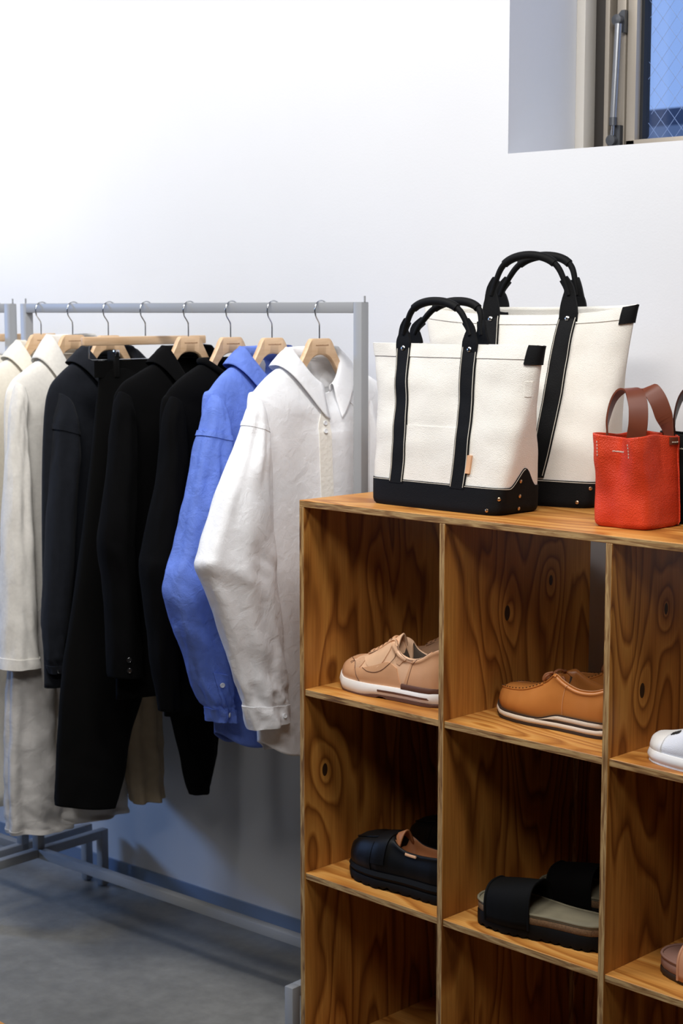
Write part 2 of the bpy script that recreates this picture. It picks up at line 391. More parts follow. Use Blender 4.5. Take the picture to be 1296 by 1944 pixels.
def wires():
    V, Fc = [], []
    x0, x1, z0, z1 = -2.05, WX1-.02, 2.016, WZ1; y = 3.389; t = .0004
    def seg(a, b):
        n = len(V); d = Vector((b[0]-a[0], b[1]-a[1])); d = d.normalized(); q = (-d.y*t, d.x*t)
        for yy in (y-t, y+t):
            V.extend([(a[0]-q[0], yy, a[1]-q[1]), (b[0]-q[0], yy, b[1]-q[1]), (b[0]+q[0], yy, b[1]+q[1]), (a[0]+q[0], yy, a[1]+q[1])])
        Fc.extend([(n, n+1, n+2, n+3), (n+7, n+6, n+5, n+4), (n, n+4, n+5, n+1), (n+3, n+2, n+6, n+7)])
    sp = .036; k = -60
    for k in range(-60, 90):
        c = k*sp
        for s in (1, -1):      # z = z0 + s*1.25*(x-xc)
            xs = []
            for z in (z0, z1):
                xs.append((x0+c+(z-z0)/(1.25*s), z))
            (xa, za), (xb, zb) = xs
            pts = []
            for q in range(41):
                f = q/40; x = xa+(xb-xa)*f; z = za+(zb-za)*f
                if x0 <= x <= x1: pts.append((x, z))
            if len(pts) > 1: seg(pts[0], pts[-1])
    return mk('wire_mesh', V, Fc, M['wire'], smooth=False)
tag(wc(wires()), kind='stuff')
# stay strut of the sash
a1 = Vector((-2.094, 3.33, 2.275)); b1 = Vector((-2.103, 3.33, 2.055))
stay = wc(tube('stay_cylinder', [a1, b1], .0085, M['strut'], n=16))
wc(tube('stay_rod', [b1+Vector((0, 0, .002)), Vector((-2.106, 3.33, 2.012))], .004, M['chrome'], n=10))
wc(tube('stay_collar', [b1+Vector((0, 0, .012)), b1-Vector((0, 0, .006))], .0095, M['bracket'], n=14))
def bracket(pts):
    V = [(x, 3.338, z) for x, z in pts]+[(x, 3.352, z) for x, z in pts]; n = len(pts)
    Fc = [tuple(range(n)), tuple(range(2*n-1, n-1, -1))]+[(i, (i+1) % n, n+(i+1) % n, n+i) for i in range(n)]
    return wc(fixn(mk('stay_bracket', V, Fc, M['bracket'], smooth=False)))
bracket([(-2.112, 2.275), (-2.108, 2.29), (-2.092, 2.306), (-2.083, 2.306), (-2.083, 2.256), (-2.09, 2.256)])
bracket([(-2.118, 2.02), (-2.116, 2.038), (-2.104, 2.05), (-2.09, 2.05), (-2.09, 1.996), (-2.108, 1.996)])
for p in (Vector((-2.097, 3.33, 2.284)), Vector((-2.107, 3.33, 2.016))):
    wc(lathe('stay_pivot', [(.0, -.008), (.011, -.008), (.012, -.005), (.012, .006), (0, .007)], M['bracket'], None, 18, frame_to(p, (0, -1, 0))))
zr_ = atY(1250, 207, 9.0).z; zp_ = atY(1250, 240, 8.7).z
nb = thing('neighbour_roof', 'dark roof of the next building seen low through the wired glass', 'building', (-1.2, 9.0, 0))
world_child(boxes('roof_slab', [((-14, 9.0, 2.2), (6, 14, zr_))], M['roof']), nb)
world_child(boxes('parapet', [((-14, 8.7, 2.1), (6, 9.0, zp_))], M['roof2']), nb)

# ------------------------------------------------------------------ plywood cubby shelf
PT, PW, PH, SD, ZT = .0141, .3847, .396, .465, 1.24
NC = 4; WT = NC*PW+PT
shelf = thing('cubby_shelf', 'orange-brown plywood cubby shelf with open square compartments holding shoes', 'shelf', S0, RY)
KN = {1: [(.3988, .19, 1.03, .05), (.3988, .33, 1.08, .035)], 0: [(.0141, .06, .66, .045)], 2: [(.7835, .10, .95, .045), (.7835, .17, 1.09, .035)]}
WV = [wood('fir plywood upright %d' % i, 'Z', KN.get(i, [])) for i in range(3)]
WH = wood('fir plywood shelf', 'X', light=(216, 158, 84), mid=(198, 134, 62), dark=(164, 102, 42), bands=16)
EV = plyedge('ply edge upright', 'Z', 'X'); EH = plyedge('ply edge level', 'X', 'Z')
def board(name, a, b, face, edge, naxis):
    """plywood board: sheet faces on naxis, layered ply on the four narrow sides"""
    bm = bmesh.new(); bmesh.ops.create_cube(bm, size=1); a = Vector(a); b = Vector(b)
    for v in bm.verts: v.co = Vector([(a[i]+b[i])/2+v.co[i]*(b[i]-a[i]) for i in range(3)])
    bmesh.ops.bevel(bm, geom=list(bm.edges), offset=.0009, segments=1, affect='EDGES')
    bm.normal_update(); me = bpy.data.meshes.new(name)
    for f in bm.faces: f.material_index = 0 if abs(f.normal[naxis]) > .6 else 1
    bm.to_mesh(me); bm.free(); me.materials.append(face); me.materials.append(edge)
    o = bpy.data.objects.new(name, me); C.objects.link(o); o.parent = shelf; return o
board('top_board', (0, 0, ZT-PT), (WT, SD, ZT), WH, EH, 2)
for i in range(NC+1):
    board('side_panel' if i in (0, NC) else 'divider', (i*PW, 0, .03), (i*PW+PT, SD, ZT-PT), WV[i % 3], EV, 0)
for i in range(NC):
    for k in (1, 2, 3):
        board('shelf_board' if k < 3 else 'bottom_board', (i*PW+PT, .002, ZT-k*PH-PT), ((i+1)*PW, SD, ZT-k*PH), WH, EH, 2)
    for k in (1, 2):      # narrow back cleats of the two lower rows
        board('back_cleat', (i*PW+PT, .415, ZT-(k+1)*PH), (i*PW+2*PT, SD, ZT-k*PH-PT), WV[(i+1) % 3], EV, 0)
        board('back_panel', (i*PW+2*PT, SD-.012, ZT-(k+1)*PH), ((i+1)*PW, SD-.002, ZT-k*PH-PT), WV[(i+2) % 3], EV, 1)
board('plinth', (.03, .03, 0), (WT-.03, SD-.03, .03), WH, EH, 1)

# ------------------------------------------------------------------ garment racks
RA = .0242; RX, RYF, RZ, RL = -2.3632, 2.7489, 1.6463, 1.186
BT, FB = .166, .2383; YM = RYF+RA/2
def make_rack(label):
    t = thing('garment_rack', label, 'clothes rack', (RX-RL/2, YM, 0), 0, 'grey steel racks')
    b = .0018
    def R(name, a, c): return world_child(box(name, a, c, M['rack'], bev=b), t)
    for x in (RX-RA, RX-RL):
        R('post', (x, RYF, BT-RA), (x+RA, RYF+RA, RZ))
        R('foot_bar', (x, YM-FB+RA, BT-RA), (x+RA, YM+FB-RA, BT))
        R('leg', (x, YM-FB, .004), (x+RA, YM-FB+RA, BT)); R('leg', (x, YM+FB-RA, .004), (x+RA, YM+FB, BT))
        for y in (YM-FB, YM+FB-RA): R('leg_glide', (x+.004, y+.004, 0), (x+RA-.004, y+RA-.004, .004))
        world_child(tube('pin', [(x+RA-.0015 if x > -3 else x+RA/2-.003, YM, RZ), (x+RA-.0015 if x > -3 else x+RA/2-.003, YM, RZ+.013)], .0022, M['rack'], n=8), t)
    R('top_rail', (RX-RL+RA, RYF, RZ-RA), (RX-RA, RYF+RA, RZ)); R('bottom_rail', (RX-RL+RA, RYF, BT-RA), (RX-RA, RYF+RA, BT))
    return t
rack = make_rack('grey square-tube clothes rack carrying the black, blue and white garments')
rack2 = copy_tree(rack); rack2.location.x += -3.594-RX
tag(rack2, 'grey square-tube clothes rack cut by the left edge of the photo')

# ------------------------------------------------------------------ hangers
def hook_pts(X, dz=0):
    y0 = YM; zr = RZ; pts = []
    zc = zr-.019
    # open hook in the plane of the hanger, resting on the rail top
    pts.append((X, y0, 1.566)); pts.append((X, y0, 1.593)); pts.append((X+.002, y0-.004, 1.601))
    pts.append((X+.006, y0-.018, 1.614))
    for a in range(200, -5, -15):
        r = .0215; pts.append((X+.006, y0+math.cos(math.radians(a))*r, zr-.0185+math.sin(math.radians(a))*r+.0007))
    return pts
HTOP = [(0, 0), (.030, 0), (.036, -.004), (.043, -.018), (.054, -.036), (.072, -.063), (.105, -.098), (.15, -.128), (.18, -.146), (.19, -.154)]
HBOT = [(0, -.036), (.015, -.0375), (.03, -.044), (.045, -.060), (.06, -.081), (.08, -.106), (.11, -.133), (.15, -.157), (.18, -.168), (.19, -.170)]
def make_hanger(X, label, far=1.0, group='wooden hangers'):
    t = thing('wooden_hanger', label, 'hanger', (X, YM, 1.566), 0, group)
    V, Fc = [], []; ys = [-.176+.352*i/64 for i in range(65)]
    for y in ys:
        q = abs(y); zt = interp(HTOP, q); zb_ = interp(HBOT, q); x = -.008*(q/.2)**2; r = .003
        if q > .168: zt -= .004; zb_ += .004
        for (dx, z) in ((-.0065, zb_+r), (-.004, zb_), (.004, zb_), (.0065, zb_+r), (.0065, zt-r), (.004, zt), (-.004, zt), (-.0065, zt-r)): V.append((x+dx, y, z))
    for i in range(64):
        for j in range(8): Fc.append((i*8+j, i*8+(j+1) % 8, i*8+8+(j+1) % 8, i*8+8+j))
    Fc += [tuple(range(8))[::-1], tuple(64*8+j for j in range(8))]
    fixn(mk('body', V, Fc, M['beech'], t, auto=40))
    # faint one-line print on the shoulder block
    V, Fc = [], []; y = -.019
    rnd = random.Random(3)
    while y < .021:
        wd = rnd.uniform(.0012, .0022); h = rnd.uniform(.0018, .0028); k = len(V)
        V += [(.0068, y, -.0165), (.0068, y+wd, -.0165), (.0068, y+wd, -.0165+h), (.0068, y, -.0165+h)]; Fc.append((k, k+1, k+2, k+3)); y += wd+.0009
    mk('imprint', V, Fc, M['brand'], t, smooth=False)
    world_child(tube('hook', hook_pts(X), .0017, M['chrome'], n=8, samples=60), t)
    return t
def make_clip_hanger(X, label, half=.19, YC=None):
    t = thing('clip_hanger', label, 'hanger', (X, YM, 1.566), 0, 'wooden hangers')
    world_child(box('bar', (X-.007, YM-half-.01, 1.5445), (X+.007, YM+half+.01, 1.5655), M['beech'], bev=.003), t)
    world_child(tube('hook', hook_pts(X), .0017, M['chrome'], n=8, samples=60), t)
    a = YM-half+.018; b = YM+half-.018
    world_child(tube('clip_wire', [(X, a-.008, 1.546), (X, a-.008, 1.514), (X, a, 1.510), (X, b, 1.510), (X, b+.008, 1.514), (X, b+.008, 1.546)], .0013, M['chrome'], n=8), t)
    for y in (YM-.108, YM+.108):
        c = world_child(box('clip', (X-.010, y-.0075, 1.468), (X+.019, y+.0075, 1.530), M['blkrub'], bev=.0025), t)
        world_child(box('clip_spring', (X+.010, y-.0065, 1.518), (X+.0205, y+.0065, 1.534), M['chrome'], bev=.0015), t).parent = c
    return t
HX = [-3.478, -3.350, -3.211, -3.073, -2.920, -2.777, -2.643, -2.497]
HL = ['pale wooden hanger nearest the left post inside the ivory coat', 'pale wooden hanger holding the cream collared coat', 'pale wooden hanger inside the dark navy jacket',
      'long straight wooden clip hanger above the black wide trousers', 'pale wooden hanger holding the black blazer', 'pale wooden hanger holding the collarless black top',
      'pale wooden hanger holding the blue shirt', 'pale wooden hanger holding the white shirt at the right end of the rail']
for i, X in enumerate(HX):
    (make_clip_hanger if i == 3 else make_hanger)(X, HL[i])

# ------------------------------------------------------------------ garments
KXY = math.tan(YAW)      # sideways weight of depth against width as the rack is seen
def nz(p, s): return noise.noise(Vector(p)*s)
def body_surf(X, rows, folds=.012, seed=0, nf=5, yc=YM, top=.12, xs=0, tail=0):
    rs = catmull(rows, 60); zf0 = rows[0][0]-rows[0][3]
    def f(u, v):
        z, wv, tx, dr = lerpl(rs, v); dr = max(0, z-(zf0-.16*v)); th = 2*PI*u; c, s = math.cos(th), math.sin(th)
        env = sstep(top, .9, v)
        k = folds*env*(math.sin(nf*th+seed+1.7*math.sin(2*v+seed))+.6*math.sin((nf+3)*th+2.1*seed-2*v))
        k += .004*env*nz((c*1.2+seed, s*1.2, v*3), 2.2)
        return Vector((X+xs*(1-sstep(.05, .4, v))+(tx+k)*c, yc-(wv+k*.4)*s, z-dr*max(0, c)**2.0+tail*abs(s)**4*sstep(.8, 1, v)))
    return Surf(f)
def slice_surf(X, rows, seed=0, wr=.004, nf=4, tilt=0, m=60, fold=.35, elbow=None, mirror=None):
    """loft of cross sections given by their left and right limits on the plane at depth X"""
    R = []
    for (xl, yl, xr, yr, tx) in rows:
        a = at(xl, yl, X); b = at(xr, yr, X); R.append((a.y, a.z, b.y, b.z, tx))
    R = catmull(R, m)
    def f(u, v):
        ay, az, by, bz, tx = lerpl(R, v); a = Vector((0, ay, az)); b = Vector((0, by, bz)); h = (b-a).length/2; d = (b-a).normalized() if h > 1e-6 else Vector((0, 1, 0))
        t = min(tx, .78*h/KXY); hw = math.sqrt(max(h*h-(KXY*t)**2, (.3*h)**2)); c = (a+b)/2; th = 2*PI*u
        C_, S_ = math.cos(th), math.sin(th)
        en = sstep(0, .2, v)
        k = wr*en*(fold*math.sin(nf*th+seed+.7*math.sin(3*v+seed))+fold*.7*math.sin((nf+2)*th-seed*2+.8*v)+1.3*nz((C_+seed, S_, v*5), 1.7)+.8*nz((C_*2+seed, S_*2+v*9, v*9), 1.5))
        if elbow:
            k += .0045*sstep(.62, .95, v)*(1.2*nz((C_*2.2+seed, S_*2.2-v*2, v*13), 1.6)+.7*nz((C_*4+seed, S_*4, v*26), 1.4))
            e = math.exp(-((v-elbow)/.12)**2); k += e*.004*math.sin(38*v+2.5*S_+3*nz((C_, S_, v), 3))
        y = c.y-d.y*(hw+k*.4)*S_; z = c.z-d.z*hw*S_
        if mirror: y = YM+(YM-y)*mirror
        return Vector((X+tilt*(v)+(t+k)*C_, y, z))
    return Surf(f)
def add(o, t, part=None):
    world_child(o, t)
    if part: o.parent = part
    return o
def garment(name, label, cat, X, zb): return thing(name, label, cat, (X, YM, zb), 0, 'clothes on the rack')
def collar_shirt(X, zb, dr, nw, nt, mat, t, stand=.026, fall=.042, point=.032, gap=.07, spread=1.0):
    """stand and turned-down collar running round the neck opening"""
    def N(th, e=0): return Vector((X+(nt+e)*math.cos(th), YM-(nw+e)*math.sin(th), zb-dr*max(0, math.cos(th))**2.0))
    rows = 12; n = 56; V, Fc = [], []
    for j in range(n+1):
        q = j/n; th = 2*PI*(gap+(1-2*gap)*q); front = max(0, math.cos(th))**1.2
        fl = fall+point*max(0, math.cos(th))**3; st_ = stand*(1-.45*front)
        sd = abs(math.sin(th))**1.5; eo = .020+.030*sd*(1-front)+.014*front; zo = -fl*(1-sd)-.008*sd-point*.55*sd*front; tp = (.006, st_+.003)
        prof = [(0, -.002), (-.001, st_*.5), (.001, st_*.95), tp, (.010, st_*.92)]+[(.010+(eo-.010)*q, st_*.92+(zo-st_*.92)*q**(.8+.5*sd)) for q in (.2, .4, .6, .8, .92, 1)]
        for (e, dz) in prof:
            p = N(th, e); p.z += dz; p += Vector((0, 0, .002*nz((th, e*30, X), 2))); V.append(p)
        m = len(prof)
    for j in range(n):
        for i in range(m-1): Fc.append((j*m+i, j*m+i+1, (j+1)*m+i+1, (j+1)*m+i))
    o = fixn(mk('collar', V, Fc, mat)); s = o.modifiers.new('thickness', 'SOLIDIFY'); s.thickness = .0014; s.offset = 0
    return add(o, t)
def neckrib(X, zb, dr, nw, nt, mat, t, h=.018):
    P = [Vector((X+(nt+.001)*math.cos(a), YM-(nw+.001)*math.sin(a), zb-dr*max(0, math.cos(a))**2.0+h*.35)) for a in [2*PI*i/48 for i in range(49)]]
    return add(tube('neckband', P, .008, mat, n=8), t)
def tag_label(X, zb, t, nt, w=.026, h=.014):
    p = Vector((X-nt+.006, YM, zb-.012)); V = [(p.x, p.y-w, p.z-h), (p.x, p.y+w, p.z-h), (p.x+.002, p.y+w, p.z+h*.3), (p.x+.002, p.y+w*.8, p.z+h), (p.x+.002, p.y-w*.8, p.z+h), (p.x+.002, p.y-w, p.z+h*.3)]
    n = len(V); V += [(x-.0012, y, z) for x, y, z in V]
    o = add(fixn(mk('neck_label', V, [tuple(range(n)), tuple(range(2*n-1, n-1, -1))]+[(i, (i+1) % n, n+(i+1) % n, n+i) for i in range(n)], M['label'], smooth=False)), t)
    V, Fc = [], []; y = -.008
    while y < .008:
        k = len(V); V += [(p.x+.0026, p.y+y, p.z+.003), (p.x+.0026, p.y+y+.0016, p.z+.003), (p.x+.0026, p.y+y+.0016, p.z+.0058), (p.x+.0026, p.y+y, p.z+.0058)]; Fc.append((k, k+1, k+2, k+3)); y += .0027
    add(mk('label_print', V, Fc, M['ink'], smooth=False), t, o)

# ---- white shirt
X = HX[7]; t = garment('white_shirt', 'white button shirt with open collar at the right end of the rail', 'shirt', X, .64)
bs = body_surf(X, [(1.518, .074, .036, .072), (1.506, .105, .040, .06), (1.484, .160, .044, .025), (1.457, .206, .042, 0.004), (1.425, .230, .044, 0), (1.2, .225, .052, 0), (.95, .215, .058, 0), (.75, .205, .058, 0), (.635, .198, .056, .0)], folds=.010, seed=1.3, nf=5, xs=-.018, tail=.05)
add(bs.mesh('body', 96, 90, M['white'], thick=.0012), t)
ns = [(478, 752, 500, 775, .02), (466, 772, 508, 800, .035), (452, 815, 512, 835, .042), (430, 875, 516, 880, .044), (408, 935, 518, 940, .046), (388, 1002, 522, 1005, .05), (373, 1048, 524, 1050, .053), (367, 1074, 526, 1080, .053), (380, 1103, 527, 1115, .05), (396, 1148, 531, 1160, .046), (412, 1192, 537, 1205, .042), (426, 1238, 541, 1250, .038), (441, 1288, 545, 1298, .034), (451, 1318, 545, 1322, .031), (459, 1350, 547, 1340, .03), (469, 1387, 550, 1364, .03)]
sl = slice_surf(X+.034, ns, seed=.7, wr=.0055, elbow=.8, fold=.6, nf=6)
s1 = add(sl.mesh('sleeve', 56, 110, M['white'], thick=.0012), t)
add(slice_surf(X+.01, ns, seed=2.7, wr=.005, mirror=.66).mesh('sleeve', 40, 60, M['white'], thick=.0012), t)
cf = add(sl.patch('cuff', lambda q: (-.5, .5), .915, 1.0, 56, 8, M['white'], None, .0016), t)
add(sl.patch('shoulder_seam', lambda q: (-.5, .5), .105, .118, 56, 2, M['white'], None, .0014), t)
add(button(sl.p(.93, .962, .002), sl.n(.93, .962), .0055, M['pearl'], None), t, cf)
pk = add(bs.patch('placket', lambda q: (.012, .034), .06, 1.0, 8, 90, M['placket'], None, .0022), t)
for v in (.10, .20, .31, .42, .53, .64, .75, .86):
    add(button(bs.p(.023, v, .0035), bs.n(.023, v), .0052, M['pearl'], None), t, pk)
add(bs.patch('chest_pocket', lambda q: (-.155, -.07), .205, .36, 16, 16, M['white'], None, .002), t)
collar_shirt(X-.018, 1.518, .072, .074, .036, M['white'], t, gap=.03, point=.022)
tag_label(X-.018, 1.512, t, .038)

# ---- blue shirt
X = HX[6]; t = garment('blue_shirt', 'washed blue button shirt with rumpled sleeve beside the white shirt', 'shirt', X, .63)
bs = body_surf(X, [(1.518, .074, .036, .072), (1.505, .108, .040, .06), (1.482, .158, .044, .02), (1.455, .196, .042, .004), (1.42, .220, .045, 0), (1.2, .216, .048, 0), (.95, .20, .05, 0), (.75, .19, .05, 0), (.628, .185, .048, .0)], folds=.008, seed=2.3, nf=4, xs=-.016, tail=.05)
add(bs.mesh('body', 80, 80, M['blue'], thick=.0012), t)
ns = [(400, 745, 425, 770, .02), (388, 765, 434, 795, .035), (378, 802, 438, 825, .044), (362, 852, 438, 865, .046), (346, 938, 436, 945, .046), (335, 1000, 432, 1005, .048), (327, 1048, 428, 1050, .05), (313, 1090, 424, 1095, .05), (311, 1130, 422, 1138, .05), (322, 1168, 424, 1180, .046), (334, 1206, 430, 1220, .042), (349, 1250, 436, 1262, .038), (365, 1298, 442, 1305, .034), (381, 1330, 445, 1335, .03), (389, 1345, 447, 1348, .028), (394, 1369, 449, 1369, .028)]
sl = slice_surf(X+.028, ns, seed=3.7, wr=.0075, elbow=.72, fold=.6, nf=5)
add(sl.mesh('sleeve', 56, 120, M['blue'], thick=.0012), t)
add(slice_surf(X+.01, ns, seed=1.7, wr=.006, mirror=.66).mesh('sleeve', 40, 60, M['blue'], thick=.0012), t)
add(sl.patch('cuff', lambda q: (-.5, .5), .925, 1.0, 56, 6, M['blue'], None, .0018), t)
pk = add(sl.patch('sleeve_placket', lambda q: (-.045, .06), .76, 1.0, 10, 20, M['blue'], None, .003), t)
add(sl.patch('shoulder_seam', lambda q: (-.5, .5), .15, .166, 72, 2, M['blue'], None, .0026), t)
for v in (.79, .955): add(button(sl.p(.01, v, .004), sl.n(.01, v), .0058, M['pearl'], None), t, pk)
collar_shirt(X-.016, 1.518, .072, .074, .036, M['blue'], t, gap=.035, point=.022)
tag_label(X-.016, 1.512, t, .038)
add(bs.patch('placket', lambda q: (-.024, .024), .07, 1.0, 6, 60, M['blue'], None, .0022), t)

# ---- collarless black top
X = HX[5]; t = garment('black_pullover', 'plain black collarless long-sleeved top left of the blue shirt', 'top', X, .66)
bs = body_surf(X, [(1.505, .09, .045, .05), (1.492, .12, .05, .03), (1.470, .165, .048, .012), (1.442, .202, .04, 0), (1.40, .222, .042, 0), (1.2, .225, .046, 0), (.95, .23, .048, 0), (.70, .225, .046, 0)], folds=.006, seed=4.1, nf=4)
add(bs.mesh('body', 72, 60, M['black'], thick=.0015), t)
ns = [(322, 748, 345, 772, .02), (311, 768, 352, 795, .036), (303, 800, 356, 822, .044), (298, 860, 360, 870, .046), (290, 912, 360, 920, .046), (275, 980, 356, 985, .048), (263, 1045, 352, 1050, .05), (258, 1078, 350, 1085, .05), (264, 1130, 348, 1140, .048), (273, 1200, 346, 1205, .044), (279, 1258, 345, 1262, .04), (288, 1302, 345, 1302, .034), (297, 1352, 345, 1345, .03)]
sl = slice_surf(X+.024, ns, seed=5.2, wr=.004)
add(sl.mesh('sleeve', 44, 70, M['black'], thick=.0015), t)
add(slice_surf(X+.01, ns, seed=1.7, wr=.004, mirror=.7).mesh('sleeve', 36, 50, M['black'], thick=.0015), t)
neckrib(X, 1.505, .05, .09, .045, M['black'], t)

# ---- black blazer
X = HX[4]; t = garment('black_blazer', 'black blazer with turned collar and two dark sleeve buttons', 'jacket', X, .74)
bs = body_surf(X, [(1.516, .068, .045, .10), (1.502, .11, .05, .06), (1.480, .165, .05, .02), (1.455, .215, .045, 0), (1.40, .238, .046, 0), (1.2, .23, .05, 0), (.95, .235, .052, 0), (.72, .24, .05, 0)], folds=.005, seed=6.1, nf=3)
add(bs.mesh('body', 72, 60, M['black'], thick=.002), t)
ns = [(224, 738, 250, 765, .02), (213, 758, 258, 790, .036), (207, 790, 262, 815, .046), (202, 840, 266, 850, .05), (195, 900, 266, 905, .05), (185, 960, 264, 965, .05), (178, 1012, 262, 1020, .05), (178, 1042, 262, 1050, .05), (187, 1090, 264, 1098, .048), (191, 1150, 268, 1158, .046), (194, 1210, 272, 1215, .042), (197, 1255, 274, 1258, .04), (201, 1287, 276, 1282, .038)]
sl = slice_surf(X+.024, ns, seed=.4, wr=.0035)
sv = add(sl.mesh('sleeve', 44, 70, M['black'], thick=.002), t)
add(slice_surf(X+.01, ns, seed=1.1, wr=.0035, mirror=.7).mesh('sleeve', 36, 50, M['black'], thick=.002), t)
collar_shirt(X, 1.516, .10, .068, .045, M['black'], t, stand=.026, fall=.036, point=.02, gap=.08)
add(bs.patch('lapel', lambda q: (.03, .03+.11*(1-q)+.004), .06, .42, 8, 20, M['black'], None, .004), t)
add(bs.patch('lapel', lambda q: (-.03-.11*(1-q)-.004, -.03), .06, .42, 8, 20, M['black'], None, .004), t)
for v in (.90, .945): add(button(sl.p(.07, v, .001), sl.n(.07, v), .0062, M['darkbtn'], None), t, sv)

# ---- black wide trousers on the clip hanger
X = HX[3]; t = garment('black_trousers', 'black wide-leg trousers clipped below the long straight hanger', 'trousers', X, .37)
n1 = [(188, 700, 284, 696, .014), (182, 760, 284, 760, .026), (165, 900, 284, 895, .04), (140, 1100, 284, 1090, .046), (118, 1250, 280, 1240, .05), (110, 1320, 274, 1310, .05), (104, 1420, 250, 1395, .048), (101, 1480, 240, 1462, .046), (100, 1530, 222, 1531, .044)]
n2 = [(276, 696, 366, 690, .014), (276, 760, 372, 752, .026), (276, 895, 384, 885, .04), (278, 1090, 405, 1075, .046), (288, 1230, 415, 1215, .046), (302, 1290, 420, 1275, .044), (318, 1350, 420, 1330, .042), (336, 1432, 417, 1400, .04), (346, 1475, 408, 1462, .034), (355, 1512, 399, 1496, .03)]
for q, sd in ((n1, 1.0), (n2, 2.0)): add(slice_surf(X, q, seed=sd, wr=.004).mesh('leg', 44, 70, M['black2'], thick=.0015), t)
wb = [(X+.016*math.cos(2*PI*i/40), YM-.165*math.sin(2*PI*i/40)) for i in range(40)]
V = [(x, y, z) for z in (1.508, 1.468) for x, y in wb]
add(fixn(mk('waistband', V, [(i, (i+1) % 40, 40+(i+1) % 40, 40+i) for i in range(40)], M['black2'])), t)

# ---- navy jacket
X = HX[2]; t = garment('navy_jacket', 'dark navy wool shirt jacket with a buttoned cuff next to the cream coat', 'jacket', X, .70)
bs = body_surf(X, [(1.512, .072, .05, .085), (1.500, .108, .055, .045), (1.474, .152, .052, .015), (1.44, .188, .045, 0), (1.37, .205, .046, 0), (1.2, .215, .05, 0), (.95, .22, .05, 0), (.70, .22, .05, 0)], folds=.006, seed=7.1, nf=4)
add(bs.mesh('body', 72, 70, M['navy'], thick=.002), t)
ns = [(110, 742, 140, 775, .02), (100, 765, 150, 800, .036), (92, 795, 156, 822, .046), (88, 850, 158, 862, .05), (84, 905, 156, 912, .05), (79, 990, 150, 995, .05), (75, 1080, 144, 1085, .05), (72, 1170, 138, 1175, .048), (74, 1205, 134, 1208, .045), (78, 1245, 128, 1238, .036), (84, 1262, 127, 1255, .032), (91, 1281, 126, 1270, .03)]
sl = slice_surf(X+.024, ns, seed=2.2, wr=.004)
add(sl.mesh('sleeve', 48, 80, M['navy'], thick=.002), t)
add(slice_surf(X+.01, ns, seed=1.4, wr=.004, mirror=.8).mesh('sleeve', 36, 50, M['navy'], thick=.002), t)
cf = add(sl.patch('cuff', lambda q: (-.5, .5), .925, 1.0, 48, 6, M['navy'], None, .002), t)
add(sl.patch('shoulder_seam', lambda q: (-.5, .5), .19, .21, 48, 2, M['navy'], None, .0025), t)
add(button(sl.p(.10, .968, .003), sl.n(.10, .968), .0058, M['steel'], None), t, cf)
collar_shirt(X, 1.512, .085, .072, .05, M['navy'], t, stand=.024, fall=.04, point=.02, gap=.06)
tag_label(X, 1.5, t, .05)

# ---- tan trousers seen below the jackets
X = HX[2]-.068; t = garment('tan_trousers', 'tan cotton trousers hanging behind the black trousers, only the hem showing', 'trousers', X, .34)
n2 = [(205, 760, 275, 752, .014), (208, 900, 290, 890, .03), (215, 1100, 300, 1090, .04), (225, 1250, 306, 1235, .042), (232, 1380, 310, 1360, .042), (238, 1470, 313, 1440, .042), (243, 1528, 315, 1506, .042)]
n1 = [(140, 775, 212, 762, .014), (136, 900, 214, 890, .03), (130, 1100, 218, 1090, .038), (128, 1250, 218, 1235, .04), (128, 1380, 216, 1360, .04), (130, 1520, 214, 1500, .04)]
for q, sd in ((n1, 1.5), (n2, 2.5)): add(slice_surf(X, q, seed=sd, wr=.007, nf=5, fold=.8).mesh('leg', 52, 60, M['tan'], thick=.0015), t)

# ---- cream coat and long skirt
X = HX[1]; t = garment('cream_coat', 'cream wool coat with standing lapel and wide sleeve at the left', 'coat', X, .60)
bs = body_surf(X, [(1.518, .068, .05, .11), (1.502, .11, .055, .06), (1.476, .16, .05, .02), (1.448, .20, .045, 0), (1.39, .218, .046, 0), (1.2, .22, .05, 0), (.95, .23, .05, 0), (.74, .235, .05, 0)], folds=.006, seed=8.1, nf=4)
add(bs.mesh('body', 72, 70, M['cream'], thick=.002), t)
ns = [(28, 722, 50, 745, .02), (20, 738, 55, 770, .036), (13, 775, 56, 800, .044), (8, 840, 58, 850, .048), (3, 900, 62, 905, .05), (-3, 980, 68, 985, .052), (-7, 1060, 72, 1062, .054), (-9, 1150, 76, 1150, .054), (-10, 1210, 79, 1208, .052), (-11, 1274, 82, 1258, .05)]
sl = slice_surf(X+.024, ns, seed=4.2, wr=.0045)
add(sl.mesh('sleeve', 52, 90, M['cream'], thick=.002), t)
add(slice_surf(X+.01, ns, seed=1.4, wr=.004, mirror=.8).mesh('sleeve', 36, 50, M['cream'], thick=.002), t)
collar_shirt(X, 1.518, .11, .068, .05, M['cream'], t, stand=.046, fall=.06, point=.03, gap=.06)
add(sl.patch('sleeve_hem', lambda q: (-.5, .5), .955, 1.0, 52, 4, M['cream'], None, .002), t)
add(bs.patch('lapel', lambda q: (.03, .03+.10*(1-q)+.004), .06, .45, 8, 20, M['cream'], None, .004), t)
add(bs.patch('front_edge', lambda q: (.012, .03), .2, 1.0, 4, 40, M['tan'], None, .003), t)
t = garment('long_skirt', 'long sheer off-white skirt hanging below the cream coat sleeve', 'skirt', X, .28)
q1 = [(45, 1000, 150, 985, .03), (25, 1120, 175, 1100, .04), (14, 1260, 200, 1240, .046), (10, 1380, 222, 1345, .05), (9, 1480, 234, 1440, .052), (9, 1545, 240, 1500, .054), (11, 1572, 241, 1538, .054)]
add(slice_surf(X-.01, q1, seed=3.3, wr=.010, nf=7, fold=1.0).mesh('skirt_panel', 110, 70, M['sheer'], thick=.001), t)
